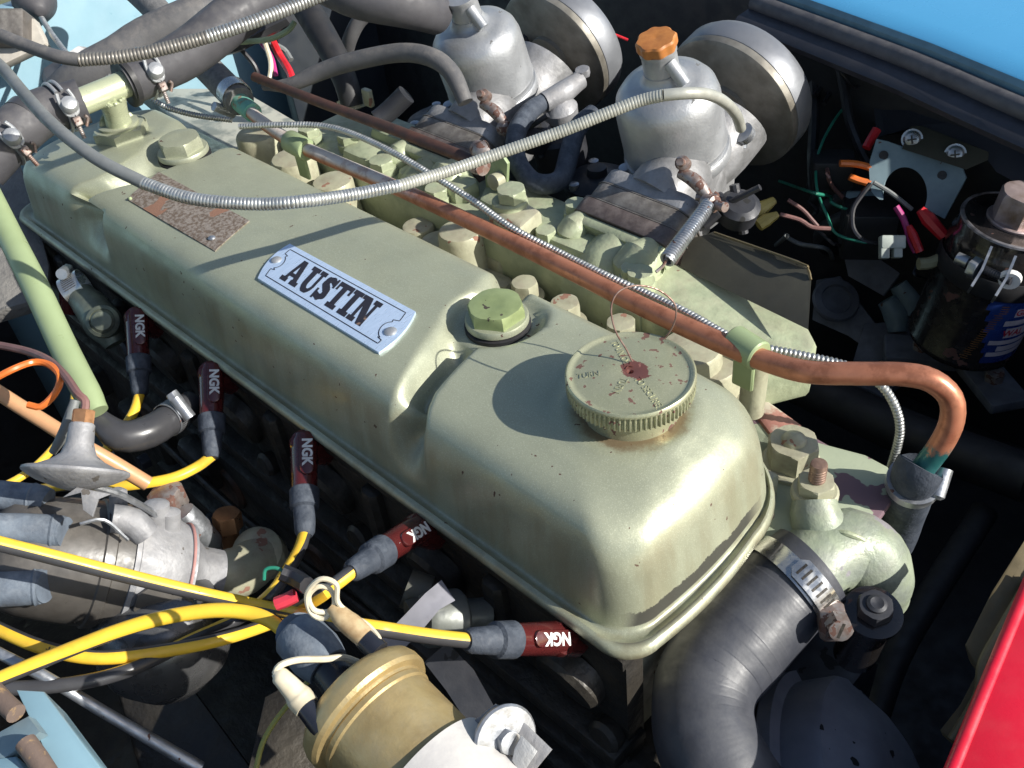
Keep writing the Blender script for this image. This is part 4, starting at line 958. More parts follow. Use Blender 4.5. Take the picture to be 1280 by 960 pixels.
HA = [Pz(-20, 38, 26), Pz(0, 44, 26), Pz(30, 56, 25.5), Pz(70, 70, 25), Pz(100, 75, 24.6), Pz(150, 71, 24.4), Pz(200, 62, 24.4), Pz(260, 46, 24.6), Pz(320, 26, 25), Pz(380, 3, 25.4), Pz(430, -18, 26)]
t = thing('upper_flex_cable', 'dark ribbed cable sagging along the top left edge in front of the firewall', 'cable', HA[0])
b = MB(); b.tube(HA[:5], .5, seg=14); b.build('cable_sleeve', M_rubber2, t)
b = MB(); b.tube(HA[4:], .5, seg=14, rib=(.27, .12)); b.build('cable_sleeve', M_darkflex, t)
b = MB(); b.tube(HA[7:], .51, seg=14, rib=(.27, .12)); b.build('cable_sleeve', M_steelflex, t)
HCp = [Pz(300, 158, 12), Pz(345, 156, 12.4), Pz(400, 157, 12.6), Pz(440, 167, 12.6), Pz(490, 190, 12.4), Pz(540, 219, 11.8), Pz(590, 250, 11), Pz(640, 285, 10.2), Pz(700, 316, 9.4), Pz(760, 346, 9.2), Pz(810, 368, 9.0), Pz(860, 392, 9.0), Pz(920, 425, 9.0), Pz(960, 436, 8.8), Pz(1010, 446, 8.4), Pz(1060, 458, 7.8), Pz(1095, 476, 6.8), Pz(1116, 502, 5.2), Pz(1125, 535, 3), Pz(1118, 570, 0), Pz(1108, 600, -3)]
t = thing('thin_flex_cable', 'thin bright wound metal cable following the copper pipe and dropping at its bend', 'cable', HCp[0])
b = MB(); b.tube(HCp, [.30]*9+[.33]*12, seg=10, rib=(.30, .28)); b.build('cable_sleeve', M_steelflex, t)
t = thing('firewall_cable', 'thin wound metal cable leaving the black grommet on the blue firewall', 'cable', Pz(45, 0, 8))
b = MB(); b.tube([Px(44, 5, -107), Px(52, 22, -105), Pz(68, 47, 12), Pz(92, 75, 12), Pz(125, 92, 12), Pz(165, 105, 11.5), Pz(200, 130, 9.5), Pz(240, 143, 8), Pz(290, 150, 7)], .33, seg=10, rib=(.26, .22)); b.build('cable_sleeve', M_steelflex, t)

# ---- hoses of the carburettor side, rear
hose('overflow_hose', 'grey rubber hose looping over to the cut-off carburettor', [Pz(330, 108, 13), Pz(362, 106, 13.5), Pz(400, 90, 14.5), Pz(440, 77, 15.5), Pz(500, 66, 16.5), Pz(540, 72, 16.5), Pz(565, 92, 15.5), Pz(582, 128, 13.5)], [.4, .65, .8, .85, .85, .85, .8, .7], M_rubber2)
hose('upright_dark_hose', 'dark smooth pipe sleeve standing left of the cut-off carburettor', [Pz(370, -10, 16), Pz(395, 30, 14), Pz(418, 70, 12), Pz(433, 105, 10), Pz(440, 132, 8)], [1.5, 1.5, 1.4, 1.25, 1.2], M_blackpaint)
hose('curved_thin_hose', 'thin dark hose curving behind the upright sleeve', [Pz(470, 10, 14), Pz(450, 25, 13), Pz(437, 50, 11), Pz(430, 80, 8)], .8, M_rubber2)
hose('top_edge_hose', 'thick black hose along the top edge beside the cut-off carburettor', [Pz(400, -20, 22), Pz(450, 0, 21), Pz(510, 8, 20), Pz(545, 18, 18)], [1.6, 1.7, 1.9, 1.8], M_rubber)
hose('fuel_hose', 'bent black fuel hose between the two carburettors', [Pd(682, 125, 92), Pd(662, 140, 90), Pd(646, 165, 88), Pd(646, 200, 87), Pd(668, 228, 86), Pd(700, 225, 86), Pd(712, 190, 87), Pd(722, 160, 88), Pd(742, 142, 89)], [.8, .9, .9, .9, .9, .9, .9, .9, .9], M_blueboot)
t = thing('fuel_union', 'metal banjo union and clamp on the fuel hose between the carburettors', 'union', Pd(700, 118, 92))
b = MB(); b.tube([Pd(680, 128, 91.5), Pd(700, 118, 92), Pd(725, 100, 93)], [.95, 1.1, .9], seg=16); b.lathe([(1.6, -1), (1.7, 0), (1.2, .6), (.8, .9)], Pd(700, 135, 92.5), (0, -.2, 1), 24); b.hexa(1.3, .7, Pd(729, 94, 93), (0, -.2, 1)); b.build('union_body', M_castgrey, t)
b = MB(); b.lathe([(2.6, -4), (2.7, 0), (2.4, .3)], Pd(695, 165, 93), (0, -.2, 1), 28); b.build('pump_body', M_darkgrey, t)
hose('carburettor_stub', 'rusty copper-coloured stub with bolt below the upright sleeve', [Pz(470, 150, 9), Pz(485, 140, 9.5), Pz(508, 118, 11)], [.9, 1.0, 1.0], M_darkgrey, cat='pipe')
t = thing('steel_ferrule', 'pale steel ferrule and clip at the foot of the upright sleeve', 'clamp', Pz(440, 130, 8)); b = MB(); b.tube([Pz(436, 122, 8.6), Pz(442, 138, 7.4)], 1.35, seg=20, smooth=False); b.box(Pz(460, 122, 9), (1.2, .6, 1.8), None, .1); b.build('ferrule', M_cream, t)

# ---- wiring at the top left
def wire(lab, pts, r, m, name='wire', cat='wire', plug=None):
    t = thing(name, lab, cat, pts[0]); b = MB(); b.tube(pts, r, seg=8); b.build('insulation', m, t)
    return t
wire('pale green wire looping below the upper cable', [Pz(250, 55, 10), Pz(310, 52, 11), Pz(340, 48, 12), Pz(360, 38, 12.5), Pz(368, 28, 13)], .32, M_ltgreenw)
wire('cream wire under the dark harness at the top', [Pz(262, 48, 13), Pz(290, 40, 13), Pz(320, 35, 13)], .34, M_cream_wire)
wire('thick black harness running under the upper cable', [Pz(250, 62, 9), Pz(290, 55, 10), Pz(330, 35, 11), Pz(360, 20, 12)], 1.1, M_wireblk)
wire('orange wire bending down behind the top left hoses', [Pz(170, 5, 6), Pz(155, 12, 6), Pz(147, 30, 5), Pz(143, 60, 4), Pz(146, 80, 3)], .42, mat('salmon_insulation', (.55, .22, .12), .4))
wire('red wire hanging behind the overflow hose', [Pz(340, 50, 8), Pz(350, 70, 6), Pz(362, 90, 5), Pz(368, 110, 4)], .5, M_red)
wire('magenta connector wire at the top edge', [Pz(380, 3, 20), Pz(400, -2, 20), Pz(420, 2, 20)], .5, M_purple)
wire('grey wire hanging beside the red wire', [Pz(335, 52, 8), Pz(355, 62, 6), Pz(364, 75, 5)], .35, M_conduit)
for k, (a, c) in enumerate((((320, 45), (345, 95)), ((330, 50), (335, 110)), ((300, 60), (325, 105)))):
    wire(('purple', 'ivory', 'black')[k]+' wire dangling from the harness beside the braided hose', [Pz(a[0], a[1], 9), Pz((a[0]+c[0])/2+6, (a[1]+c[1])/2, 7), Pz(c[0], c[1], 5)], .3, (M_purple, M_cream_wire, M_blackw)[k])
for k, (x, y) in enumerate(((316, 18), (326, 12))):
    t = thing('yellow_terminal', ('left', 'right')[k]+' one of two small yellow terminal caps by the upper cable', 'terminal', Pz(x, y, 17)); b = MB(); b.lathe([(.7, -.8), (.7, .3), (.45, .6), (.3, 1.0)], Pz(x, y, 17), (.2, -.3, 1), 16); b.build('cap_body', M_yellow, t)

# ================================================================== NEAR SIDE: SPARK PLUG CAPS AND LEADS
def lenpt(E, x, y, L):
    d = ray(x, y); best = None
    for k in range(400):
        q = CAM+d*(35+k*.1*1.2); e = abs((q-E).length-L)
        if best is None or e < best[0]-1e-6:
            best = (e, q)
        if best[0] < .15 and e > best[0]+.3: break
    return best[1]
CAPS = [((171, 399), (175, 492), 'dark red plug cap, rearmost fully seen, beside the silver clamp'), ((264, 468), (265, 570), 'dark red plug cap second from the rear along the rocker cover'), ((380, 556), (381, 667), 'dark red plug cap in the middle of the row, pointing straight down'),
        ((520, 662), (440, 714), 'dark red plug cap lying at a slant below the recess of the rocker cover'), ((697, 798), (586, 801), 'dark red plug cap lying level below the front corner of the rocker cover')]
KP = []
for i, (e, k, lab) in enumerate(CAPS):
    E = Py(e[0], e[1], -2.5); K = lenpt(E, k[0], k[1], 6.9)
    d = (K-E).normalized(); L = (K-E).length; KP.append(K)
    t = thing('spark_plug_cap', lab, 'plug cap', E, 'spark plug caps along the rocker cover')
    toc = (CAM-E).normalized(); n = (toc-d*toc.dot(d)).normalized(); u_ = n.cross(d).normalized()
    b = MB(); b.tube([E-d*.85, E-d*.6, E, E+d*3.0, E+d*L*.56], [.45, .85, 1.0, .9, .92], seg=24, smooth=False); b.tube([E-n*.2+V(0, 1.4, -1.6), E-n*.1], [1.1, 1.0], seg=20, smooth=False)
    b.lathe([(1.02, -.2), (1.05, .3), (.9, .62), (.62, .72), (.55, .66), (.02, .66)], E, n, 24)
    b.build('cap_body', M_bake, t)
    P = []; c0 = E+d*1.15+n*.75+u_*(.18 if i != 4 else 0)
    for s0, a0 in ((1.25, -pi/2), (-1.25, pi/2)):
        for j in range(9): a = a0+pi*j/8; P.append(c0+d*(s0+.48*cos(a))+u_*(.48*sin(a)))
    b = MB(); b.slab(P, n*.32, .08); b.build('label_pad', M_bake, t)
    tx = text_mesh('NGK', .98, .035, .02, space=1.0)
    b = MB(); up_ = n.cross(d).normalized()
    up_ = CR*(d.dot(-CU))*0+ up_
    # reading direction d, letters' up = d turned anticlockwise as the camera sees it
    dx, dy = d.dot(CR), d.dot(CU); w_ = CR*(-dy)+CU*dx
    up_ = up_ if up_.dot(w_) > 0 else -up_
    for q in tx.v: v = c0+n*.345+d*q.x+up_*q.y+n*q.z; q.x, q.y, q.z = v
    b.join(tx); b.build('ngk_lettering', M_white, t, fix=False)
    b = MB(); b.tube([E+d*L*.52, E+d*L*.53, E+d*L*.72, E+d*L*.74, E+d*(L-.1), K+d*.2], [.98, 1.04, 1.0, .8, .68, .5], seg=24, smooth=False, rib=None); b.build('rubber_boot', M_blueboot, t)
# the sixth cap, only its tip shows
E = Py(88, 352, -2.4); t = thing('spark_plug_cap', 'dark red tip of the rearmost plug cap, half hidden behind the silver clamp', 'plug cap', E, 'spark plug caps along the rocker cover')
b = MB(); b.tube([E-V(0, 0, -.9), E, E+V(-.5, -1, -3)], [.8, 1.1, 1.0], seg=20); b.build('cap_body', M_bake, t)

def lead(lab, pts, ph, tw=0., r=.46, m=(None, None)):
    t = thing('ignition_lead', lab, 'cable', pts[0], None); b = MB()
    b.tube(pts, r, seg=20, step=.35, ref=ph, split=(0, 1), twist=tw); b.build('lead_jacket', [M_yellow, M_wireblk], t, fix=True); return t
UPW = tuple(CU*1.0-fw*.2)
ER = tuple((-CR+CU*.2)); EL = tuple((CR))
# ref N is angle 0 and the yellow half spans 0..180 degrees on the B side; pick refs so that half faces the wanted way
def rf(want, d):                       # normal such that T x N = want (yellow side centre)
    return tuple(Vector(want).cross(Vector(d)))
def mk(lab, pts, cu, ct, tw=0., r=.52):
    d = (pts[1]-pts[0]).normalized(); tc_l = (CAM-pts[0]).normalized(); w_ = d.cross(tc_l).normalized()
    if w_.dot(CU)+.3*w_.dot(CR) < 0: w_ = -w_
    return lead(lab, pts, rf(w_*cu+tc_l*ct, d), tw, r)
TOC = -fw
K = KP
mk('yellow ignition lead from the rearmost full plug cap, bending behind the grey vacuum capsule', [K[0], Pz(166, 518, K[0].z-.6), Pz(143, 552, K[0].z-1.2), Pz(120, 575, K[0].z-2), Pz(100, 596, K[0].z-3), Pz(60, 612, K[0].z-3), Pz(20, 612, 0)], .45, 1, 0, .42)
mk('yellow ignition lead from the second plug cap, sweeping left below the vacuum capsule', [K[1], Pz(246, 584, K[1].z-.3), Pz(215, 598, K[1].z-.1), Pz(170, 606, K[1].z+.2), Pz(130, 609, K[1].z), Pz(100, 606, K[1].z-.6), Pz(50, 612, -2)], .5, 1, .3, .42)
mk('yellow and black ignition lead hanging from the middle plug cap into the tangle', [K[2], Pz(374, 688, K[2].z+.6), Pz(358, 716, K[2].z+1.5), Pz(338, 744, K[2].z+2.2), Pz(300, 772, .2), Pz(240, 800, 1.6), Pz(160, 838, 3.4), Pz(80, 856, 4.2), Pz(-30, 862, 5)], .9, .7, 2.2, .42)
mk('yellow and black ignition lead from the slanting plug cap, dipping left under the others', [K[3], Pz(418, 731, K[3].z+.2), Pz(395, 748, K[3].z+.4), Pz(350, 774, -.6), Pz(280, 798, 1.4), Pz(200, 814, 3), Pz(120, 822, 4), Pz(50, 808, 4.6), Pz(-20, 778, 5)], -1, .1, .5, .42)
mk('yellow and black ignition lead running straight from the level plug cap to the left edge', [K[4], Pz(540, 796, K[4].z+.8), Pz(480, 787, K[4].z+1.8), Pz(420, 778, K[4].z+3), Pz(350, 763, 3.4), Pz(250, 742, 6.2), Pz(150, 718, 9.5), Pz(60, 695, 12), Pz(-20, 675, 14)], 1, .05, 0, .41)
mk('arched yellow ignition lead from the coil boot to the left edge', [Pz(362, 798, 5.6), Pz(345, 780, 6), Pz(315, 767, 6.2), Pz(270, 763, 6.6), Pz(210, 771, 6.8), Pz(150, 788, 7), Pz(80, 815, 7.2), Pz(20, 840, 7.4), Pz(-30, 862, 7.6)], -.7, .9, 1.6, .42)
mk('thin yellow lead passing left of the vacuum capsule', [Pz(94, 488, 2), Pz(90, 512, 2), Pz(78, 545, 2), Pz(50, 578, 2), Pz(20, 600, 2), Pz(-20, 618, 2)], 0, 1, 0, .3)

# ================================================================== DISTRIBUTOR
D0, D1 = Pd(58, 697, 61), Pd(232, 716, 65.5); dd = (D1-D0).normalized(); LD = (D1-D0).length
dt = thing('distributor', 'dark distributor cap on a chalky alloy body, lying beside the yellow leads', 'distributor', D1)
b = MB(); b.lathe([(.5, -3.6), (2.4, -3.3), (3.3, -2.6), (3.75, -1.2), (3.95, 1), (4.0, 2.6), (4.15, 2.7), (4.15, 3.3), (4.0, 3.4), (4.0, 4.6)], D0, dd, 64); b.build('distributor_cap', M_dist, dt)
b = MB(); b.lathe([(3.6, 4.4), (4.15, 4.5), (4.15, 4.8), (3.95, 4.9), (3.95, 5.6), (3.8, 6.2), (3.6, 7.4), (3.2, 8.2), (3.3, 8.3), (3.3, 8.6), (2.6, 8.8), (1.9, 9.6), (1.8, 11)], D0, dd, 64, rad=lambda r, a, j: r*(1+.03*(int(a*3) % 2)) if j in (2, 3, 4) else r); b.build('distributor_body', M_castgrey, dt, sharp=45)
b = MB(); b.lathe([(3.32, 8.25), (3.36, 8.3), (3.36, 8.42)], D0, dd, 48); b.build('body_seam', mat('faded_red_seal', (.4, .2, .18), .6), dt)
Mq = frame(D0, dd, CU)
def onD(a, h, r): return Mq @ Vector((r*cos(a), r*sin(a), h))
b = MB()
fr = frame(D0, dd, -fw-CU*.25)
P = [fr @ Vector((3.9*cos(a)+.35, 3.9*sin(a), h)) for a, h in ((-.32, 5.6), (-.32, 8.0), (-.1, 8.6), (.15, 8.6), (.38, 8.0), (.38, 5.9), (.1, 5.0), (-.15, 5.0))]
b.slab(P, (fr.to_3x3() @ Vector((.25, 0, 0))), .06); b.build('condenser_tab', M_dist, dt)
for (ps, r, lb) in (([Pd(60, 628, 60), Pd(45, 624, 60), Pd(10, 620, 60), Pd(-30, 615, 60)], .95, 0), ([Pd(82, 665, 58.5), Pd(70, 664, 58.5), Pd(30, 662, 58), Pd(-30, 660, 57)], 1.0, 0), ([Pd(58, 733, 57.5), Pd(48, 733, 57.5), Pd(10, 736, 57), Pd(-30, 738, 56.5)], 1.08, 0)):
    b = MB(); b.tube(ps, [r*.9, r, r*.98, r*.9], seg=24); b.lathe([(r*1.0, -.12), (r*1.06, 0), (r*1.0, .12)], ps[1]+(ps[2]-ps[1])*.1, ps[1]-ps[2], 24); b.build('tower_boot', M_boot, dt)
b = MB(); b.tube([Pd(140, 648, 60), Pd(165, 652, 60.5), Pd(182, 668, 61)], .9, seg=14)
for (x, y, dp, r) in ((196, 640, 62.5, .8), (212, 650, 63, .7), (148, 625, 61, .55)): b.lathe([(r, -1), (r, .6), (r*.5, .8)], Pd(x, y, dp), CU*.8-fw*.3+CR*.1, 16)
b.build('body_lug', M_castgrey, dt)
b = MB(); b.tube([Pd(100, 655, 58), Pd(130, 650, 58.5), Pd(160, 675, 59.5)], .12, seg=6); b.tube([Pd(118, 608, 57.5), Pd(150, 618, 59), Pd(180, 634, 61), Pd(205, 650, 62.5)], .22, seg=8); b.build('spring_clip', M_zinc, dt)
# bowl below
t = thing('steel_bowl', 'dark polished steel bowl under the looping yellow leads', 'bowl', Pd(200, 800, 63)); b = MB(); b.lathe([(.3, 4.6), (2.2, 4.3), (3.6, 3.2), (4.3, 1.6), (4.4, 0), (4.0, -1.5), (2.6, -3.2), (.2, -4)], Pd(205, 800, 64), CU*.8-fw*.4, 48); b.build('bowl_shell', mat('dark_polished_steel', (.17, .17, .175), .28, .7, (.12, .12, .12), 30), t)
# vacuum capsule
vc = thing('vacuum_capsule', 'grey saucer-shaped vacuum capsule with a brass nut on its stem', 'vacuum capsule', Pd(95, 592, 57))
va = (CU*.97+fw*.17+CR*.05).normalized(); vo = Pd(95, 592, 57)
b = MB(); b.lathe([(.4, -1.0), (.9, -.9), (2.1, -.5), (2.65, -.22), (2.8, -.1), (2.95, 0), (3.0, .12), (2.95, .26), (2.75, .34), (2.2, .43), (1.5, .75), (1.0, 1.15), (.78, 1.8), (.72, 2.9), (.62, 3.02), (.3, 3.02)], vo, va, 64); b.build('capsule_body', M_castgrey, vc, sharp=40)
b = MB(); b.hexa(1.15, .8, vo+va*3.0, va, phase=.25); b.build('brass_nut', M_brassnut, vc, sharp=28)
b = MB(); b.slab([vo-va*1.3+CR*x+fw*(-.7) for x in (-.2,)]+[vo-va*1.0+CR*.9-fw*.9, vo-va*2.0+CR*1.1-fw*.8, vo-va*2.4+CR*1.7-fw*.8, vo-va*1.4+CR*1.9-fw*.8, vo-va*1.1+CR*2.6-fw*.8, vo-va*.7+CR*.6-fw*.9], -fw*.2, .04); b.build('capsule_bracket', M_castgrey, vc)
wire('thin brown copper vacuum pipe curling down to the capsule nut', [vo+va*3.4, vo+va*4.3, Pd(97, 492, 58), Pd(80, 468, 60), Pd(60, 450, 62), Pd(30, 438, 64), Pd(-20, 428, 66)], .26, M_pinkbrown, cat='pipe', name='vacuum_pipe')
wire('orange wire looping left of the green tube', [Pd(-10, 475, 60), Pd(15, 462, 60), Pd(40, 453, 61), Pd(60, 455, 61), Pd(75, 470, 60), Pd(70, 490, 60), Pd(52, 508, 60), Pd(35, 506, 60)], .22, M_orange)
hose('tan_tube', 'tan plastic tube passing behind the vacuum capsule', [Pd(-15, 482, 66), Pd(20, 505, 66), Pd(60, 530, 66), Pd(95, 552, 66), Pd(140, 578, 67), Pd(185, 605, 68)], [.5, .52, .52, .52, .55, .55], M_ptube, seg=16, cat='tube')
hose('grey_flat_wire', 'flat grey wire beside the thin yellow lead', [Pd(94, 500, 60), Pd(88, 520, 60), Pd(78, 545, 60.5), Pd(66, 565, 61)], [.3, .36, .36, .25], M_conduit, seg=12, cat='wire')
hose('green_tube', 'pale green painted tube slanting down across the left edge', [Pd(-15, 240, 82), Pd(15, 300, 79), Pd(45, 360, 76), Pd(80, 435, 73), Pd(108, 490, 71), Pd(122, 515, 70.5)], [1.0, 1.0, 1.02, 1.02, 1.0, .8], M_palegreen, cat='tube')
hose('water_hose', 'black hose with clamp behind the curving yellow lead', [Pd(118, 520, 72), Pd(150, 545, 72), Pd(185, 540, 73), Pd(215, 522, 75), Pd(240, 505, 77)], [.8, 1.2, 1.25, 1.2, 1.1], M_wireblk)
wormclamp(Pd(214, 522, 75), Pd(225, 515, 76)-Pd(200, 531, 74), 1.28, 'dull clamp on the black hose below the plug caps', 1.1, .6, TOC, M_zinc)
wormclamp(Pd(95, 360, 88), (CR*.85+CU*.5), 1.35, 'shiny slotted clamp near the rear corner of the rocker cover', 1.9, -.6, TOC+CU*.3)
t = thing('water_valve', 'grey-green valve with a round plug below the shiny slotted clamp', 'valve', Pd(125, 400, 86)); b = MB(); b.tube([Pd(102, 370, 88), Pd(118, 388, 87), Pd(130, 405, 86), Pd(145, 430, 86)], [1.3, 1.6, 1.7, 1.0], seg=24); b.lathe([(1.5, -.5), (1.4, .5), (1.1, .7), (1.05, .6), (.8, .9), (.1, 1.0)], Pd(130, 402, 84.6), TOC+CR*.2, 28); b.build('valve_body', mat('grey_green_brass', (.2, .23, .18), .45, .5, (.1, .11, .09), 60, .5, .3, .4), t)
# fittings below the head
t = thing('oil_union', 'dull zinc union pipe below the second ignition lead', 'union', Pd(240, 660, 72))
b = MB(); b.tube([Pd(228, 640, 71), Pd(238, 652, 71.5), Pd(262, 680, 73), Pd(268, 688, 73.5)], [.9, 1.05, 1.05, .6], seg=20, smooth=False); b.lathe([(1.12, -.15), (1.12, .15)], Pd(245, 661, 72), Pd(262, 680, 73)-Pd(238, 652, 71.5), 20); b.build('union_body', M_zinc, t)
b = MB(); b.box(Pd(210, 625, 72), (2.2, 2.4, 2.2), Matrix.Rotation(.5, 3, 'Z'), .4); b.build('union_block', M_zincrust, t)
t = thing('copper_bolt', 'brown copper-coloured hex bolt below the plug caps', 'bolt', Pd(286, 660, 74)); b = MB(); b.hexa(1.9, 1.4, Pd(286, 660, 74), TOC*.5+CU*.9, ch=.15); b.lathe([(.7, -3), (.7, 0)], Pd(286, 660, 74), TOC*.5+CU*.9, 16); b.build('bolt_head', M_brassnut, t, sharp=28)
t = thing('cream_fitting', 'cream painted casting stub behind the yellow leads', 'fitting', Pd(300, 715, 72)); b = MB(); b.tube([Pd(262, 716, 70), Pd(285, 718, 71), Pd(305, 712, 72), Pd(335, 690, 74)], [1.4, 1.9, 1.9, 1.7], seg=24); b.lathe([(1.9, -2), (1.9, .2), (1.5, .6), (.4, .8)], Pd(322, 690, 73), TOC*.8+CU*.3, 28); b.build('fitting_casting', M_cream, t)
t = thing('sender_unit', 'grey sender unit with a strap bracket below the slanting plug cap', 'sender', Pd(560, 770, 60))
b = MB(); b.lathe([(.6, -3.2), (1.0, -3), (1.0, -1.2), (1.6, -1.1), (1.75, -.9), (1.75, 1.2), (1.5, 1.6)], Pd(556, 772, 61), V(-.4, -1, .5), 28); b.build('sender_body', mat('dull_sender_metal', (.22, .23, .22), .45, .4, (.13, .14, .12), 50, .5, .3, .3), t)
b = MB(); strip(b, [Pd(560, 738, 59.5), Pd(540, 752, 59), Pd(515, 780, 58.5), Pd(480, 815, 58), Pd(460, 850, 57.5)], (CR*.8-CU*.6), [.75, .65, .7, .7, .7], .2); b.build('strap_bracket', mat('satin_grey_strap', (.2, .2, .23), .5, .3), t)
b = MB(); strip(b, [Pd(545, 815, 57), Pd(575, 850, 57), Pd(605, 900, 57), Pd(640, 960, 57)], (CR*.9-CU*.1), [.9, 1.0, .9, .9], .15); b.build('strap_plate', M_darkgrey, t)
b = MB(); b.tube([Pd(508, 735, 62), Pd(535, 745, 62)], [1.3, 1.3], seg=20, smooth=False); b.hexa(1.5, 1.0, Pd(528, 760, 61), V(-.3, -1, .2)); b.build('sender_bolt', mat('dull_olive_metal', (.12, .12, .1), .5, .4), t)

# ================================================================== IGNITION COIL
Cc = Pd(458, 885, 46); ca = ((CR*.68-CU*.73)*.88-ray(458, 885).normalized()*.47).normalized()
co_ = thing('ignition_coil', 'dull gold ignition coil canister with black terminals at the bottom of the photo', 'coil', Cc)
b = MB(); b.lathe([(2.6, -.75), (3.0, -.8), (3.3, -.5), (3.42, -.1), (3.42, .3), (3.3, .5), (3.0, .56), (2.95, .7), (3.02, .8), (3.02, 1.05), (2.92, 1.15), (2.92, 12)], Cc, ca, 72); b.build('coil_can', M_brass, co_, sharp=30)
b = MB(); b.lathe([(.6, -4.2), (.85, -4.15), (1.0, -2.4), (1.15, -1.4), (1.5, -1.1), (2.2, -.95), (2.7, -.7), (2.7, -.4)], Cc, ca, 40); b.build('coil_top', M_coilblk, co_)
fr = frame(Cc, ca, CR)
b = MB(); b.lathe([(1.15, -5.6), (1.3, -5.4), (1.35, -3.9), (1.25, -3.4), (1.1, -2.9)], Cc, ca, 32); b.tube([Pz(360, 796, 5.6), Pz(370, 806, 5.6), Cc-ca*5.3], [.6, .85, 1.15], seg=24); b.build('tower_boot', M_boot, co_)
for (P, lab) in (([Pd(470, 812, 45.4), Pd(452, 795, 45.8)], 'far'), ([Pd(400, 905, 43.6), Pd(380, 880, 43.8)], 'near')):
    b = MB(); b.tube([P[0]+(P[0]-P[1])*.2, P[0], P[1]], [.55, .55, .5], seg=20, smooth=False); b.build('coil_terminal', M_coilblk, co_)
tlw = thing('terminal_lead', 'curled ivory wire with a tan connector plugged on the far coil terminal', 'wire', Pd(440, 780, 46))
b = MB(); b.tube([Pd(456, 797, 45.7), Pd(440, 782, 45.9), Pd(428, 772, 46), Pd(416, 758, 46.2)], [.52, .55, .5, .35], seg=16); b.build('connector', mat('aged_tan_connector', (.52, .40, .23), .5, 0, (.30, .19, .09), 90), tlw)
b = MB(); pts = [Pd(418, 760, 46.2), Pd(408, 765, 46.2), Pd(392, 762, 46), Pd(386, 745, 45.8), Pd(398, 733, 45.6), Pd(413, 737, 45.8), Pd(418, 755, 46.0), Pd(405, 773, 46.2), Pd(388, 765, 46.1), Pd(384, 742, 45.6), Pd(400, 724, 45.2), Pd(420, 730, 45.3), Pd(422, 752, 45.8), Pd(438, 768, 46.2), Pd(458, 780, 46), Pd(472, 795, 45.6), Pd(474, 802, 45.4)]
b.tube(pts, .13, seg=8, step=.15); b.build('insulation', M_cream_wire, tlw)
tl2 = thing('terminal_lead', 'ivory wire ending in a cream right-angle connector on the near coil terminal', 'wire', Pd(360, 850, 45))
b = MB(); b.tube([Pd(384, 884, 43.8), Pd(374, 872, 44), Pd(366, 862, 44), Pd(350, 845, 44), Pd(343, 840, 44)], [.6, .62, .5, .42, .2], seg=14); b.build('connector', M_cream_wire, tl2)
b = MB(); b.tube([Pd(344, 842, 44), Pd(350, 832, 44), Pd(372, 825, 44.5), Pd(405, 824, 45.5), Pd(430, 822, 46.3), Pd(448, 828, 46.5)], .16, seg=8, step=.2); b.build('insulation', M_cream_wire, tl2)
cb_ = thing('coil_bracket', 'silver clamp bracket with a slotted wing nut gripping the gold coil', 'bracket', Cc+ca*7)
M_whitealloy = mat('chalky_white_alloy', (.60, .58, .54), .7, .1, (.45, .43, .42), 50, .5, .3, .4)
fr = frame(Cc+ca*6.2, ca, -ray(540, 930))
b = MB(); band(b, Matrix(fr), 3.0, 3.6, .22, -2.0, 2.0, 60); b.build('clamp_strap', M_whitealloy, cb_)
toR = fr.to_3x3().inverted() @ (CR+CU*.6); a_ = atan2(toR.y, toR.x)
pr = [fr @ Vector((r*cos(a_), r*sin(a_), h)) for r, h in ((3.0, -1.8), (4.3, -1.5), (4.6, -.6), (4.6, 1.8), (3.0, 1.8))]
b = MB(); b.slab(pr, -ray(600, 920).normalized()*.5, .08); b.build('strap_ear', M_castgrey, cb_)
b = MB(); q = Pd(632, 925, 43); b.lathe([(1.55, -.2), (1.6, 0), (1.5, .1), (.6, .12)], q, TOC+CR*.6, 32); b.hexa(1.0, .5, q, TOC+CR*.6); b.build('bracket_nut', M_zinc, cb_)
b = MB(); b.slab([Pd(652, 918, 42.6), Pd(672, 938, 42.4), Pd(652, 968, 42.2), Pd(640, 950, 42.4), Pd(643, 935, 42.4)], -fw*.12, .03); b.build('wing_tab', M_alu, cb_)

# ================================================================== RIGHT SIDE OF THE BAY
def struct(name, b, m, sharp=35):
    o = b.build(name, m, None, sharp); o['kind'] = 'structure'; return o
# bay floor and walls
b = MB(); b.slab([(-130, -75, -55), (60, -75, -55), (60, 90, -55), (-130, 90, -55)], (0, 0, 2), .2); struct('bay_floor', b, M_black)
b = MB(); b.slab([(-2000, -2000, -80), (2000, -2000, -80), (2000, 2000, -80), (-2000, 2000, -80)], (0, 0, -2), 0)
struct('ground', b, mat('grass_and_gravel', (.13, .14, .07), .9, 0, (.22, .2, .15), 3, .5, .2))  # mottled grass and gravel colours
b = MB(); b.slab([(-108, -70, -50), (-108, 85, -50), (-108, 85, 14), (-108, -70, 14)], (-3, 0, 0), .3); struct('firewall', b, M_ltblue)
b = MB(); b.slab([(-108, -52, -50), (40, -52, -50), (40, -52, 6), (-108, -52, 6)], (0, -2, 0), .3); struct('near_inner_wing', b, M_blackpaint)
b = MB(); b.slab([(19, -50, -50), (19, 90, -50), (19, 90, 6), (19, 34, 6), (19, 30, 1.5), (19, -50, 1.5)], (4, 0, 0), .4); struct('radiator_shade_wall', b, M_blackpaint)  # unseen front wall, far end raised to keep sun out of the bay
b = MB(); b.slab([(-108, 62, -50), (30, 62, -50), (30, 62, 13), (-108, 62, 13)], (0, 2, 0), .3); struct('far_inner_wing', b, M_blackpaint)
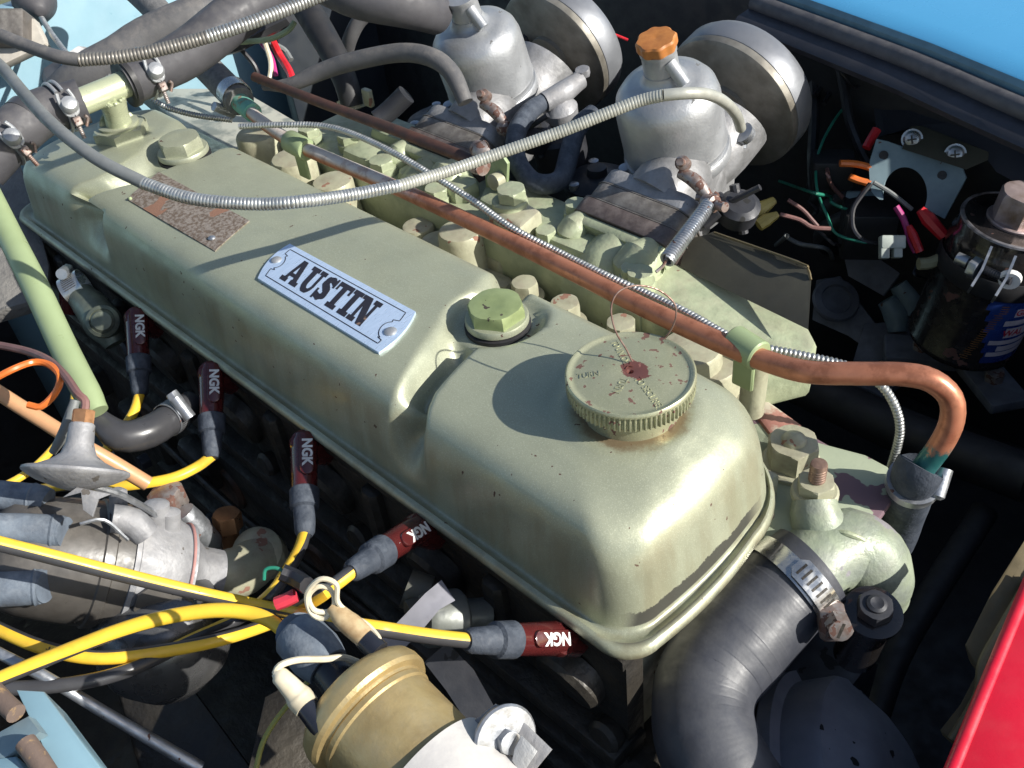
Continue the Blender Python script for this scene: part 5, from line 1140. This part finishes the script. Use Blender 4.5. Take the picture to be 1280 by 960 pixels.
b = MB(); b.slab([(-100, 45, -50), (-100, 80, -50), (-100, 80, 13), (-100, 45, 13)], (-2, 0, 0), .3); struct('dark_bulkhead', b, mat('dark_blue_steel', (.014, .02, .03), .5, 0, (.02, .025, .03), 10))  # near-black blue sheet standing in front of the firewall
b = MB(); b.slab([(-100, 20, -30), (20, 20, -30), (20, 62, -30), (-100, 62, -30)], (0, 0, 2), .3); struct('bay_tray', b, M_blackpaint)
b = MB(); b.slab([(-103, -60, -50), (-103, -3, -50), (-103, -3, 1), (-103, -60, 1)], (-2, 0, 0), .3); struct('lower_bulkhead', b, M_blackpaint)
# wing with sealing lip
FE = [Pz(955, -12, 15), Pz(1050, 22, 15), Pz(1165, 64, 15), Pz(1280, 112, 15), Pz(1400, 160, 15)]
wg = thing('front_wing', 'sky blue front wing edge in the top right corner', 'car wing', Pz(1160, 40, 15))
b = MB(); o_ = [p+V(4, 26, 1) for p in FE]; vs = []; 
rows = [(0, 0, -1.2), (0, 0, -.2), (.15, .8, .35), (.5, 3, .8), (1.0, 8, 1.4), (3, 26, 2.4)]
for (dx, dy, dz) in rows:
    for p in FE: vs.append(p+V(dx, dy, dz))
n = len(FE); fs = [[j*n+k, j*n+k+1, (j+1)*n+k+1, (j+1)*n+k] for j in range(len(rows)-1) for k in range(n-1)]
b.add(vs, fs); b.build('wing_skin', M_blueout, wg, fix=True, sharp=60)
b = MB(); b.add([p+V(-.1, -.3, dz) for dz in (-.9, .2) for p in FE]+[p+V(-.2, .1, .6) for p in FE], [[k, k+1, n+k+1, n+k] for k in range(n-1)]+[[n+k, n+k+1, 2*n+k+1, 2*n+k] for k in range(n-1)]); b.build('wing_flange', mat('grey_blue_seam', (.12, .22, .27), .5), wg)
b = MB(); b.tube([p+V(-.3, -.9, -1.0) for p in FE], .9, seg=16); b.build('rubber_seal', M_rubber, wg)
M_lip = mat('satin_dark_lip', (.03, .03, .038), .5)
b = MB(); n = len(FE); rws = [V(-.3, -1.2, -1.4), V(-.5, -1.7, -1.3), V(-.9, -3.0, -1.7), V(-1.0, -3.5, -2.2), V(-1.0, -3.2, -2.8), V(-.8, -1.0, -2.8)]
b.add([p+q for q in rws for p in FE], [[j*n+k, j*n+k+1, (j+1)*n+k+1, (j+1)*n+k] for j in range(len(rws)-1) for k in range(n-1)]); b.build('inner_lip', M_lip, wg)
# black splash panel hanging below
sp_ = thing('splash_panel', 'black inner wing panel with two cross-head screws', 'panel', Pd(1200, 150, 95))
b = MB(); b.slab([Pd(1082, 48, 101), Pd(1300, 140, 90), Pd(1300, 245, 85), Pd(1245, 215, 86), Pd(1222, 184, 88), Pd(1145, 158, 91), Pd(1096, 172, 93)][::-1], V(0, .3, -.1), .08); b.build('panel_sheet', mat('dusty_black_panel', (.05, .05, .062), .5, 0, (.038, .038, .047), 20, .5, .3, .2, chip=(.12, .12, .12), chs=120, cht=.77), sp_)
b = MB(); b.slab([Pd(1138, 158, 90.6), Pd(1152, 157, 90.4), Pd(1236, 190, 86.6), Pd(1235, 200, 86.3), Pd(1208, 212, 86.2), Pd(1128, 186, 89.8)][::-1], V(0, -.12, .05), .03); b.build('panel_flange', M_heatshield, sp_)
for x, y, d in ((1140, 174, 89.6), (1194, 193, 87.4)):
    b = MB(); q = Pd(x, y, d); ax_ = (CAM-q).normalized()+V(0, 0, -.1); b.lathe([(.75, -.2), (.78, 0), (.6, .25), (.3, .35), (.02, .37)], q, ax_, 20); b.lathe([(.95, -.25), (.95, -.1)], q, ax_, 20)
    b.build('panel_screw', M_zinc, sp_)
    b = MB(); fr = frame(q+ax_.normalized()*.40, ax_, V(1, 0, .4))
    for (a, c) in ((.4, .07), (.07, .4)): b.add([fr @ Vector(v) for v in ((-a, -c, (.0 if a > c else .01)), (a, -c, (.0 if a > c else .01)), (a, c, (.0 if a > c else .01)), (-a, c, (.0 if a > c else .01)))], [[0, 1, 2, 3]])
    b.build('screw_cross', M_black, sp_, fix=False)
for (x, y, d) in ((1124, 131, 94), (1085, 53, 100.5)):
    b = MB(); b.lathe([(.45, 0), (.3, .15), (.05, .05)], Pd(x, y, d)-fw*.3, -fw, 12); b.build('panel_rivet', M_darkgrey, sp_)
# blue-grey relay bracket with a big round hole
br = thing('wing_bracket', 'faded blue-grey bracket with a big round hole under the black panel', 'bracket', Pd(1150, 230, 90))
out = [(1098, 174), (1212, 213), (1195, 245), (1176, 276), (1172, 290)]
cx_, cy_, rx_, ry_ = 1131, 243, 28, 34
arc = [(cx_+rx_*cos(a), cy_-ry_*sin(a)) for a in [(-.5+k*(pi+.4)/16) for k in range(17)]]
poly = out+arc+[(1092, 200)]
vs = []
dq = 90.5
def bd(x, y): return Pd(x, y, 90.5-(x-1098)*.02)
bm_ = MB(); n = 24
outer = []; inner = []
for k in range(n+1):
    a = -.55+k*(pi+.75)/n; inner.append((cx_+rx_*cos(a), cy_-ry_*sin(a)))
    # outer outline hit by the same angle
    best = None; dx, dy = cos(a), -sin(a); O = [(1096, 172), (1212, 214), (1172, 290), (1150, 292), (1088, 240), (1086, 205), (1096, 172)]
    for (p, q) in zip(O, O[1:]):
        ex, ey = q[0]-p[0], q[1]-p[1]; den = dx*ey-dy*ex
        if abs(den) < 1e-9: continue
        t_ = ((p[0]-cx_)*ey-(p[1]-cy_)*ex)/den; s_ = ((p[0]-cx_)*dy-(p[1]-cy_)*dx)/den
        if t_ > 0 and -.001 <= s_ <= 1.001 and (best is None or t_ < best): best = t_
    outer.append((cx_+dx*best, cy_+dy*best))
T_ = V(0, .15, -.05)*1.5
for (x, y) in inner: vs += [bd(x, y), bd(x, y)+T_]
for (x, y) in outer: vs += [bd(x, y), bd(x, y)+T_]
m_ = n+1; fs = []
for k in range(n):
    i0, i1, o0, o1 = 2*k, 2*k+2, 2*m_+2*k, 2*m_+2*k+2
    fs += [[i0, i1, o1, o0], [i0+1, o0+1, o1+1, i1+1], [i0, i0+1, i1+1, i1], [o0, o1, o1+1, o0+1]]
bm_.add(vs, fs); bm_.build('bracket_plate', M_greyblue, br)
for (x, y) in ((1105, 194), (1178, 219)):
    b = MB(); b.lathe([(.42, 0), (.42, .03)], bd(x, y)-V(0, .06, -.02), -ray(x, y), 16); b.build('bolt_hole', M_black, br)
b = MB(); b.slab([Pd(1058, 240, 95), Pd(1092, 240, 95), Pd(1096, 262, 94), Pd(1070, 270, 94), Pd(1055, 255, 95)], V(0, .3, 0), .05); b.build('bracket_foot', M_greyblue, br)
# ---- black canister with a blue label
q0 = Pd(1268, 276, 84); qa = ((CR*.42+CU*.91)*.76-ray(1268, 276).normalized()*.65).normalized()
cn = thing('black_canister', 'black canister with a big top bolt and torn blue label at the right edge', 'canister', q0-qa*13)
b = MB(); b.lathe([(1.9, .05), (3.5, 0), (3.9, .1), (4.25, .1), (4.4, -.1), (4.35, -1.2), (4.6, -1.6), (4.75, -2.2), (4.8, -3), (4.85, -12.6), (5.0, -12.8), (5.0, -13.2), (4.6, -13.6), (1, -14)], q0, qa, 64); b.build('canister_body', M_blackgloss, cn, sharp=45)
b = MB(); b.lathe([(4.15, .12), (4.3, .2), (4.45, .12), (4.5, -.05)], q0, qa, 64, capends=False); b.build('worn_rim', mat('worn_steel_rim', (.32, .31, .33), .45, .6, (.06, .05, .05), 60, .5, .15), cn)
b = MB(); b.lathe([(2.35, .0), (2.4, .2), (2.3, .3)], q0+qa*.05, qa, 32); b.hexa(3.7, 2.6, q0+qa*.3, qa, phase=.2, ch=.15); b.build('top_bolt', mat('greasy_pink_steel', (.42, .34, .34), .45, .5, (.16, .10, .06), 40, .6, .2, .4), cn, sharp=28)
# label wrapped on the body
fr = frame(q0, qa, -ray(1230, 380))
def onB(a, h, r): return fr @ Vector((r*cos(a), r*sin(a), h))
toR = (fr.to_3x3().inverted() @ CR); a_r = atan2(toR.y, toR.x); sg = 1 if a_r > 0 else -1
def patch(a0, a1, h0, h1, r, nseg=16, sk=0.):
    vs, fs = [], []
    for i in range(nseg+1):
        a = a0+(a1-a0)*i/nseg
        for j in range(2): vs.append(onB(a*sg, (h0 if j == 0 else h1)+sk*i/nseg, r))
        if i: fs.append([2*i-2, 2*i, 2*i+1, 2*i-1])
    return vs, fs
def tpatch(hA, hB, aL, aR, r, parent, m, name, n=10):
    b = MB(); b.add(*patch(aL, aR, hA, hB, r, n)); return b.build(name, m, parent, fix=False)
lb = MB()
for j in range(12):
    h = -12.3+j*.6; lb.add(*patch(.5-.03*j+(.05 if j % 2 else 0), 1.7, h, h+.6, 4.87, 20))
lbl = lb.build('blue_label', M_blueprint, cn, fix=False)
for (h0, h1, a0) in ((-6.9, -6.0, .75), (-7.9, -7.3, .62), (-9.3, -8.2, .72), (-10.1, -9.6, .5), (-11.5, -11.0, .55), (-10.9, -10.3, .7)):
    tpatch(h0, h1, a0, 1.5, 4.885, lbl, M_pinkwhite, 'label_stripe')
for txt, h, a0, sz in (('GHN', -6.75, .76, .9), ('WAL', -9.1, .68, 1.0)):
    tx = text_mesh(txt, sz, .03, .0, 'LEFT'); 
    for q in tx.v: v = onB((a0+q.x/4.9)*sg, h+q.y+.3, 4.90+q.z); q.x, q.y, q.z = v
    b = MB(); b.join(tx); b.build('label_lettering', M_redprint, lbl, fix=False)
b = MB()
for j in range(26):
    r_ = random.Random(j); a = .12+.013*j+r_.uniform(-.03, .03); h = -12.0+j*.25; b.add(*patch(a, a+.14, h, h+.09, 4.89, 3))
b.build('label_residue', mat('brown_glue_residue', (.22, .10, .03), .7), cn, fix=False)
# canister clamp bracket
cc_ = thing('canister_clamp', 'clamp bolt and lugs holding the black canister', 'clamp', Pd(1195, 340, 82))
b = MB(); b.lathe([(4.95, -5.2), (5.0, -5.1), (5.0, -3.4), (4.95, -3.3)], q0, qa, 64, capends=False); b.build('clamp_strap', M_blackpaint, cc_)
b = MB(); b.tube([Pd(1196, 322, 80), Pd(1265, 352, 77)], .36, seg=14, smooth=False, rib=(.2, .1)); b.build('clamp_bolt', M_darkgrey, cc_)
b = MB(); b.tube([Pd(1196, 322, 80), Pd(1210, 328, 79.5)], .5, seg=14, smooth=False); b.hexa(1.6, .7, Pd(1214, 333, 79), (Pd(1265, 352, 77)-Pd(1196, 322, 80)), phase=.4); b.build('clamp_nut', M_zinc, cc_)
b = MB()
for (x, y, d) in ((1226, 340, 78.6), (1256, 352, 77.6)): strip(b, [Pd(x+12, y-28, d), Pd(x, y, d), Pd(x-14, y+22, d)], (CAM-Pd(x, y, d)), 1.0, .2)
b.build('clamp_lug', M_zinc, cc_)
b = MB(); b.lathe([(.8, 0), (.9, .4), (.5, .9)], Pd(1262, 352, 77.2), -ca+CR, 16); b.build('bolt_end', M_white, cc_)
# ---- wiring on the right
def rw(lab, pts, r, m, d=92, **k): return wire(lab, [Pd(p[0], p[1], p[2] if len(p) > 2 else d) for p in pts], r, m, **k)
rw('green wire arching from behind the black panel', [(1085, 118, 98), (1060, 130, 97), (1040, 155, 96), (1025, 185, 95), (1020, 210, 94), (1022, 240, 93), (1034, 270, 92), (1045, 292, 91), (1075, 302, 90), (1098, 304, 90)], .14, M_greenw)
rw('bright orange wire loop under the black panel', [(1050, 204), (1070, 205), (1088, 210), (1094, 220), (1088, 228), (1075, 226), (1062, 221)], .34, M_orange, 91)
rw('short red wire stub by the panel corner', [(1096, 162), (1090, 172), (1083, 185)], .45, M_red, 92)
rw('black wire bowing down to the nylon connector', [(1088, 230), (1076, 245), (1066, 262), (1066, 285), (1078, 300), (1100, 306)], .25, M_blackw, 90)
rw('grey wire to the red connectors', [(1092, 228), (1112, 240), (1128, 252), (1140, 262)], .22, M_conduit, 90)
rw('magenta wire beside the red connectors', [(1120, 258), (1130, 275), (1138, 300), (1145, 315)], .3, M_purple, 89)
rw('brown wire along the dark ledge', [(975, 268), (1000, 275), (1015, 284), (1038, 286)], .22, M_pinkbrown, 90)
rw('second brown wire crossing the loom', [(985, 250), (1003, 262), (1015, 275), (1022, 283)], .2, M_pinkbrown, 91)
rw('ivory wire behind the black canister', [(1205, 300), (1190, 315), (1165, 328), (1148, 330)], .55, mat('dull_ivory', (.35, .33, .2), .5), 88)
rw('black loom rising behind the air filter', [(1005, 20), (1012, 60), (1018, 100), (1018, 150), (1016, 200), (1018, 240)], .6, M_blackw, 99)
rw('second black loom bending towards the wing', [(1018, 120, 98), (1035, 100, 99), (1060, 88, 100), (1085, 85, 101)], .3, M_blackw)
rw('third black wire parallel to the loom', [(1030, 130, 97), (1045, 105, 99), (1065, 95, 100), (1085, 95, 101)], .25, M_blackw)
rw('long black wire across the ribbed trunking', [(1045, 60), (1055, 110), (1062, 150), (1078, 190), (1092, 215)], .5, M_blackw, 95)
rw('thin red wire behind the carburettors', [(745, 36), (765, 42), (785, 50)], .16, M_red, 105)
for k, (a, c, m, nm) in enumerate(((( 1150, 262), (1180, 295), M_red, 'upper red'), ((1136, 282), (1150, 315), M_red, 'lower red'))):
    t = thing('bullet_connector', nm+' insulated connector hanging under the blue-grey bracket', 'connector', Pd(*a, 88)); b = MB(); P = [Pd(*a, 88), Pd((a[0]*2+c[0])/3, (a[1]*2+c[1])/3, 88), Pd(*c, 88)]; b.tube(P, [.4, .68, .55] if k == 0 else [.25, .42, .38], seg=8, smooth=False); b.build('connector_sleeve', m, t)
t = thing('nylon_connector', 'milky nylon plug connector hanging in the loom', 'connector', Pd(1115, 305, 88)); b = MB(); fr3 = Matrix((CR, CU, -fw)).transposed()
b.box(Pd(1115, 303, 88), (2.2, 1.2, 1.0), fr3, .1); b.box(Pd(1105, 316, 88), (.8, 1.1, .8), fr3, .08); b.box(Pd(1121, 315, 88), (.8, 1.1, .8), fr3, .08); b.build('connector_shell', M_clearplastic, t)
t = thing('yellow_connector', 'dull yellow connector pair beside the heat shield', 'connector', Pd(945, 262, 88)); b = MB()
b.tube([Pd(935, 272, 88), Pd(950, 262, 88), Pd(968, 250, 88)], [.6, .75, .35], seg=8, smooth=False); b.tube([Pd(948, 282, 87), Pd(958, 275, 87), Pd(972, 268, 87)], [.55, .6, .3], seg=8, smooth=False); b.build('connector_sleeve', mat('dull_yellow_nylon', (.32, .26, .07), .5), t)
t = thing('black_relay', 'black box relay standing under the loom', 'relay', Pd(1085, 290, 94)); b = MB()
b.box(Pd(1085, 285, 95), (5, 4, 5), Matrix.Rotation(.6, 3, 'Z'), .2); b.build('relay_case', M_blackpaint, t)
t = thing('relay_block', 'small black block holding the orange wire loop', 'relay', Pd(1040, 215, 94)); b = MB(); b.box(Pd(1040, 212, 95), (4, 3, 3), Matrix.Rotation(.6, 3, 'Z'), .2); b.build('relay_case', M_blackpaint, t)
t = thing('ribbed_trunking', 'dark ribbed air trunking behind the loom on the right', 'duct', Pd(1040, 120, 112)); b = MB(); b.tube([Pd(985, 40, 120), Pd(1020, 90, 115), Pd(1050, 150, 110), Pd(1075, 220, 106), Pd(1090, 300, 104)], [6, 6, 6, 6, 6], seg=32, rib=(2.0, .08)); b.build('trunking_tube', M_blackpaint, t)
# dark chassis shapes deep on the right
ch = thing('chassis_bracing', 'dark grey perforated chassis brace deep in the bay on the right', 'bracket', Pd(1070, 370, 110))
b = MB(); b.slab([Pd(1050, 300, 106), Pd(1140, 322, 103), (Pd(1104, 370, 104)), Pd(1060, 345, 105)][::-1], V(0, .4, -.3), .1); b.slab([Pd(1020, 350, 108), Pd(1050, 345, 107), Pd(1120, 440, 104), Pd(1110, 455, 104), Pd(1060, 420, 106), Pd(1015, 400, 108)][::-1], V(0, .4, -.3), .1)
b.slab([Pd(1080, 405, 105), Pd(1140, 400, 104), Pd(1145, 450, 103), Pd(1065, 455, 105)], V(0, .4, -.3), .1)
M_dusty = mat('dusty_dark_steel', (.20, .21, .24), .6, .1, (.07, .073, .085), 25, .5, .3, .4)
b.build('brace_plate', M_dusty, ch)
b = MB(); b.lathe([(2.4, -.5), (2.6, 0), (2.4, .3), (1.7, .4), (1.6, 0)], Pd(1045, 375, 106), TOC+CU*.3, 28); b.build('brace_boss', M_dusty, ch)
for (x, y) in ((1135, 375), (1120, 395)):
    b = MB(); b.tube([Pd(x-12, y-20, 104), Pd(x, y, 104), Pd(x+2, y+20, 104)], [1.0, 1.3, 1.0], seg=14); b.build('brace_rib', M_greyblue, ch)
t = thing('wing_stay', 'long dark stay rod running deep along the right of the bay', 'rod', Pd(1100, 560, 90)); b = MB(); b.tube([Pd(1000, 480, 100), Pd(1130, 540, 92), Pd(1290, 600, 84)], 2.2, seg=20); b.build('stay_tube', M_blackpaint, t)
# ================================================================== FRONT: PULLEY, LEVER, RED PANEL
pu = thing('water_pump_pulley', 'dark grey rounded pulley casting at the bottom right', 'pulley', Pd(1090, 960, 64))
po = Pd(1060, 1010, 66); pax = (CR*.55+CU*.25-fw*.35).normalized()
b = MB(); b.lathe([(9.2, -2.2), (9.4, -2.0), (9.4, -1.0), (8.6, -.7), (8.5, 1.6), (8.3, 2.0), (7.8, 2.2), (6.0, 3.6), (4.8, 4.2), (3.2, 4.4)], po, pax, 72); b.build('pulley_casting', mat('slate_grey_casting', (.26, .28, .33), .55, .05, (.18, .19, .23), 25, .5, .3, .4, chip=(.012, .012, .012), chs=60, cht=.67), pu, sharp=30)
b = MB(); b.lathe([(9.3, -5.5), (9.5, -5.3), (9.5, -4.6), (8.3, -4.0), (8.3, -2.6)], po, pax, 64); b.build('pulley_rim', M_darkgrey, pu, sharp=30)
hose('fan_shaft', 'dark bar between the radiator hose and the pulley', [Pd(1010, 900, 66), Pd(980, 1000, 64)], .35, M_darkgrey, cat='rod')
hose('front_tie_bar', 'long dark bar crossing the black depth at the lower right', [Pd(1230, 640, 88), Pd(1130, 800, 80), Pd(1090, 900, 76)], 1.2, M_blackpaint, cat='rod')
sy = thing('steel_lever', 'olive-brown pressed steel edge strip beside the red panel', 'bracket', Pd(1220, 820, 62))
b = MB(); b.slab([Pd(1290, 660, 64), Pd(1240, 738, 62), Pd(1206, 806, 60), Pd(1210, 822, 60), Pd(1222, 838, 59.5), Pd(1200, 880, 59), Pd(1175, 912, 58.5), Pd(1190, 925, 58), Pd(1225, 905, 58), Pd(1250, 830, 59), Pd(1290, 770, 61)], V(.3, -.1, -.3), .06)
b.build('lever_plate', M_olive, sy)
b = MB(); b.tube([Pd(1290, 720, 61.5), Pd(1252, 785, 59.6), Pd(1228, 830, 58.8), Pd(1222, 870, 58), Pd(1190, 925, 57.6)], .3, seg=10); b.build('lever_flange', mat('tan_edge', (.2, .17, .1), .5, .2), sy)
rp = thing('red_panel', 'bright red painted panel cutting the bottom right corner', 'panel', Pz(1240, 900, 5))
b = MB(); b.slab([Pz(1300, 695, 4), Pz(1180, 985, 4), Pz(1380, 1080, 4), Pz(1400, 760, 4)], (0, 0, -.4), .1); b.build('panel_sheet', M_redpaint, rp)
b = MB(); b.tube([Pz(1302, 692, 3.8), Pz(1240, 840, 3.8), Pz(1180, 987, 3.8)], .38, seg=14); b.build('panel_edge', M_redpaint, rp)

# ================================================================== FIREWALL FITTINGS, LEFT EDGE
gm = thing('firewall_grommet', 'black rubber grommet on the blue firewall', 'grommet', Px(43, 4, -107)); b = MB(); b.lathe([(2.6, 0), (2.5, .5), (1.9, 1.6), (.8, 3.2), (.5, 3.4)], Px(43, 2, -108), V(1, -.25, -.1), 36); b.build('grommet_body', M_rubber, gm)
t = thing('firewall_plug', 'round white cap with a blue centre on the firewall behind the hoses', 'cap', Px(90, 88, -107)); b = MB(); b.lathe([(3.8, 0), (3.8, .8), (3.4, 1.1), (1.8, 1.1)], Px(90, 92, -108), V(1, -.1, .5), 40); b.build('cap_ring', M_castgrey, t)
b = MB(); b.lathe([(1.6, 1.1), (1.6, 2.0), (1.3, 2.2)], Px(90, 92, -108), V(1, -.1, .5), 28); b.build('cap_centre', M_blueout, t)
t = thing('brown_block', 'brown connector block on a pale bracket at the top left edge', 'connector', Pz(10, 38, 20)); b = MB(); b.box(Pd(6, 38, 112), (6, 4, 3.5), fr3, .3); b.build('block_body', M_isol, t)
b = MB(); b.box(Pd(10, 62, 113), (9, 3.4, 1.5), Matrix.Rotation(0, 3, 'Z') @ fr3 @ Matrix.Rotation(.45, 3, 'Z'), .15); b.build('block_bracket', mat('pale_beige_bracket', (.5, .46, .4), .6), t)
b = MB(); b.box(Pd(28, 36, 112), (1.8, 3.2, 1.2), fr3, .15); b.build('block_clip', M_castgrey, t)
lg = thing('gearbox_cover', 'dusty grey lagged panel behind the rear corner of the engine', 'panel', Pz(20, 300, -6))
b = MB(); b.slab([Pd(-40, 195, 103), Pd(25, 205, 102), Pd(45, 265, 98), Pd(62, 330, 95), Pd(60, 370, 93), Pd(-40, 400, 92)], V(-1, 0, -2), .4); b.build('lagging_sheet', M_dirtgrey, lg)
rl = thing('rear_ledge', 'dusty pale shelf behind the head under the braided hose', 'panel', Pz(260, 150, 2)); b = MB(); b.slab([Pz(170, 110, 0), Pz(300, 110, 0), Pz(420, 180, 0), Pz(300, 220, 0)], (0, 0, -2), .3); b.build('ledge_sheet', mat('dusty_pale_metal', (.42, .42, .36), .6, 0, (.2, .22, .2), 25, .55, .08, .4), rl)
# blue rail bottom left
ra = thing('chassis_rail', 'light blue rail with wrapped brown grips at the bottom left', 'rail', Pd(60, 930, 48))
b = MB(); b.slab([Pd(20, 862, 50), Pd(55, 864, 50), Pd(130, 965, 46), Pd(130, 990, 45), Pd(80, 990, 45)], V(0, .2, -2.5), .08)
b.slab([Pd(-20, 950, 47), Pd(20, 945, 47), Pd(50, 985, 45), Pd(-20, 990, 45)], V(0, .2, -2.5), .08); b.build('rail_sheet', M_ltblue, ra)
b = MB(); b.tube([Pd(-10, 862, 49), Pd(5, 878, 48.5), Pd(20, 892, 48)], .5, seg=16, smooth=False); b.tube([Pd(32, 928, 46.5), Pd(48, 950, 46), Pd(62, 972, 45.5)], .5, seg=16, smooth=False); b.build('wrapped_grip', M_leather, ra)
b = MB(); b.slab([Pd(-20, 925, 48), Pd(35, 895, 48), Pd(50, 915, 47), Pd(-5, 955, 47)], V(0, .2, -.6), .06); b.build('rail_strap', M_greyblue, ra)
hose('steel_rod', 'shiny grey steel rod crossing the lower left corner under the leads', [Pd(-10, 812, 55), Pd(60, 848, 55), Pd(130, 890, 56), Pd(250, 960, 58)], [.32, .34, .34, .4], M_zinc, seg=14, cat='rod')
wire('thin yellow-green wire hanging left of the coil', [Pd(385, 852, 50), Pd(368, 872, 50), Pd(345, 900, 50), Pd(328, 930, 50), Pd(318, 970, 50)], .14, mat('olive_yellow_insulation', (.35, .33, .08), .4))
wire('red sleeve between the yellow leads', [Pd(345, 755, 55), Pd(358, 750, 55), Pd(370, 744, 55)], .4, mat('pink_red_sleeve', (.65, .05, .08), .4), name='wire_sleeve')
wire('thin green wire crossing the middle ignition lead', [Pd(330, 725, 55), Pd(332, 712, 55), Pd(345, 710, 55), Pd(358, 716, 55)], .11, M_greenw)
wire('black taped joint beside the ivory wire curl', [Pd(352, 715, 55), Pd(368, 722, 55), Pd(384, 732, 54)], [.4, .6, .5] if False else .5, M_blackw, name='taped_joint', cat='taped joint')
lo = thing('lower_casting', 'dark casting in the depth below the looping leads', 'engine part', Pd(250, 880, 80)); b = MB(); b.slab([Pd(140, 850, 85), Pd(220, 830, 84), Pd(330, 980, 78), Pd(180, 990, 80)], V(0, 0, -3), .5); b.slab([Pd(330, 870, 74), Pd(400, 830, 76), Pd(430, 960, 72), Pd(300, 1000, 70)], V(0, 0, -2), .3); b.build('casting', M_black, lo)

# ---- extra looms and small hardware in the dark parts of the bay
r_ = random.Random(5)
LOOM = [('black', M_blackw), ('dark grey', M_conduit), ('brown', M_pinkbrown), ('green', M_greenw), ('dark blue', M_blueboot)]
spots = [((1000, 240), (1060, 330), 'behind the yellow connectors'), ((960, 300), (1040, 320), 'over the heat shield top'), ((1030, 190), (1075, 320), 'beside the relay block'), ((985, 215), (1100, 300), 'crossing below the air filter'), ((1130, 300), (1190, 380), 'behind the black canister'), ((1010, 60), (1100, 130), 'under the wing lip'), ((940, 20), (1060, 60), 'along the wing lip')]
for k, (a, c, where) in enumerate(spots):
    nm, mm = LOOM[k % 5]; t = thing('wire', nm+' wire '+where, 'wire', Pd(a[0], a[1], 95)); b = MB(); P = []
    for i in range(6):
        f = i/5; P.append(Pd(a[0]+(c[0]-a[0])*f+r_.uniform(-12, 12), a[1]+(c[1]-a[1])*f+r_.uniform(-12, 12), 94+r_.uniform(-2, 4)+(16 if i in (0, 5) else 0)))
    b.tube(P, r_.uniform(.12, .24), seg=8); b.build('insulation', mm, t)
for k, (x, y, d, where) in enumerate(((1150, 440, 100, 'below the black canister'), (1105, 470, 104, 'below the copper pipe bend'), (1240, 480, 96, 'at the right edge under the canister'))):
    t = thing('chassis_bracket', 'dusty dark steel bracket '+where, 'bracket', Pd(x, y, d)); b = MB(); b.box(Pd(x, y, d), (7, 4, 1.2), Matrix.Rotation(.5+k, 3, 'Z'), .2); b.build('bracket_plate', M_dusty, t)
    b = MB(); b.hexa(1.6, 1.0, Pd(x, y, d)+V(0, 0, .6), (0, 0, 1), phase=k); b.build('bracket_bolt', M_zincrust, t)
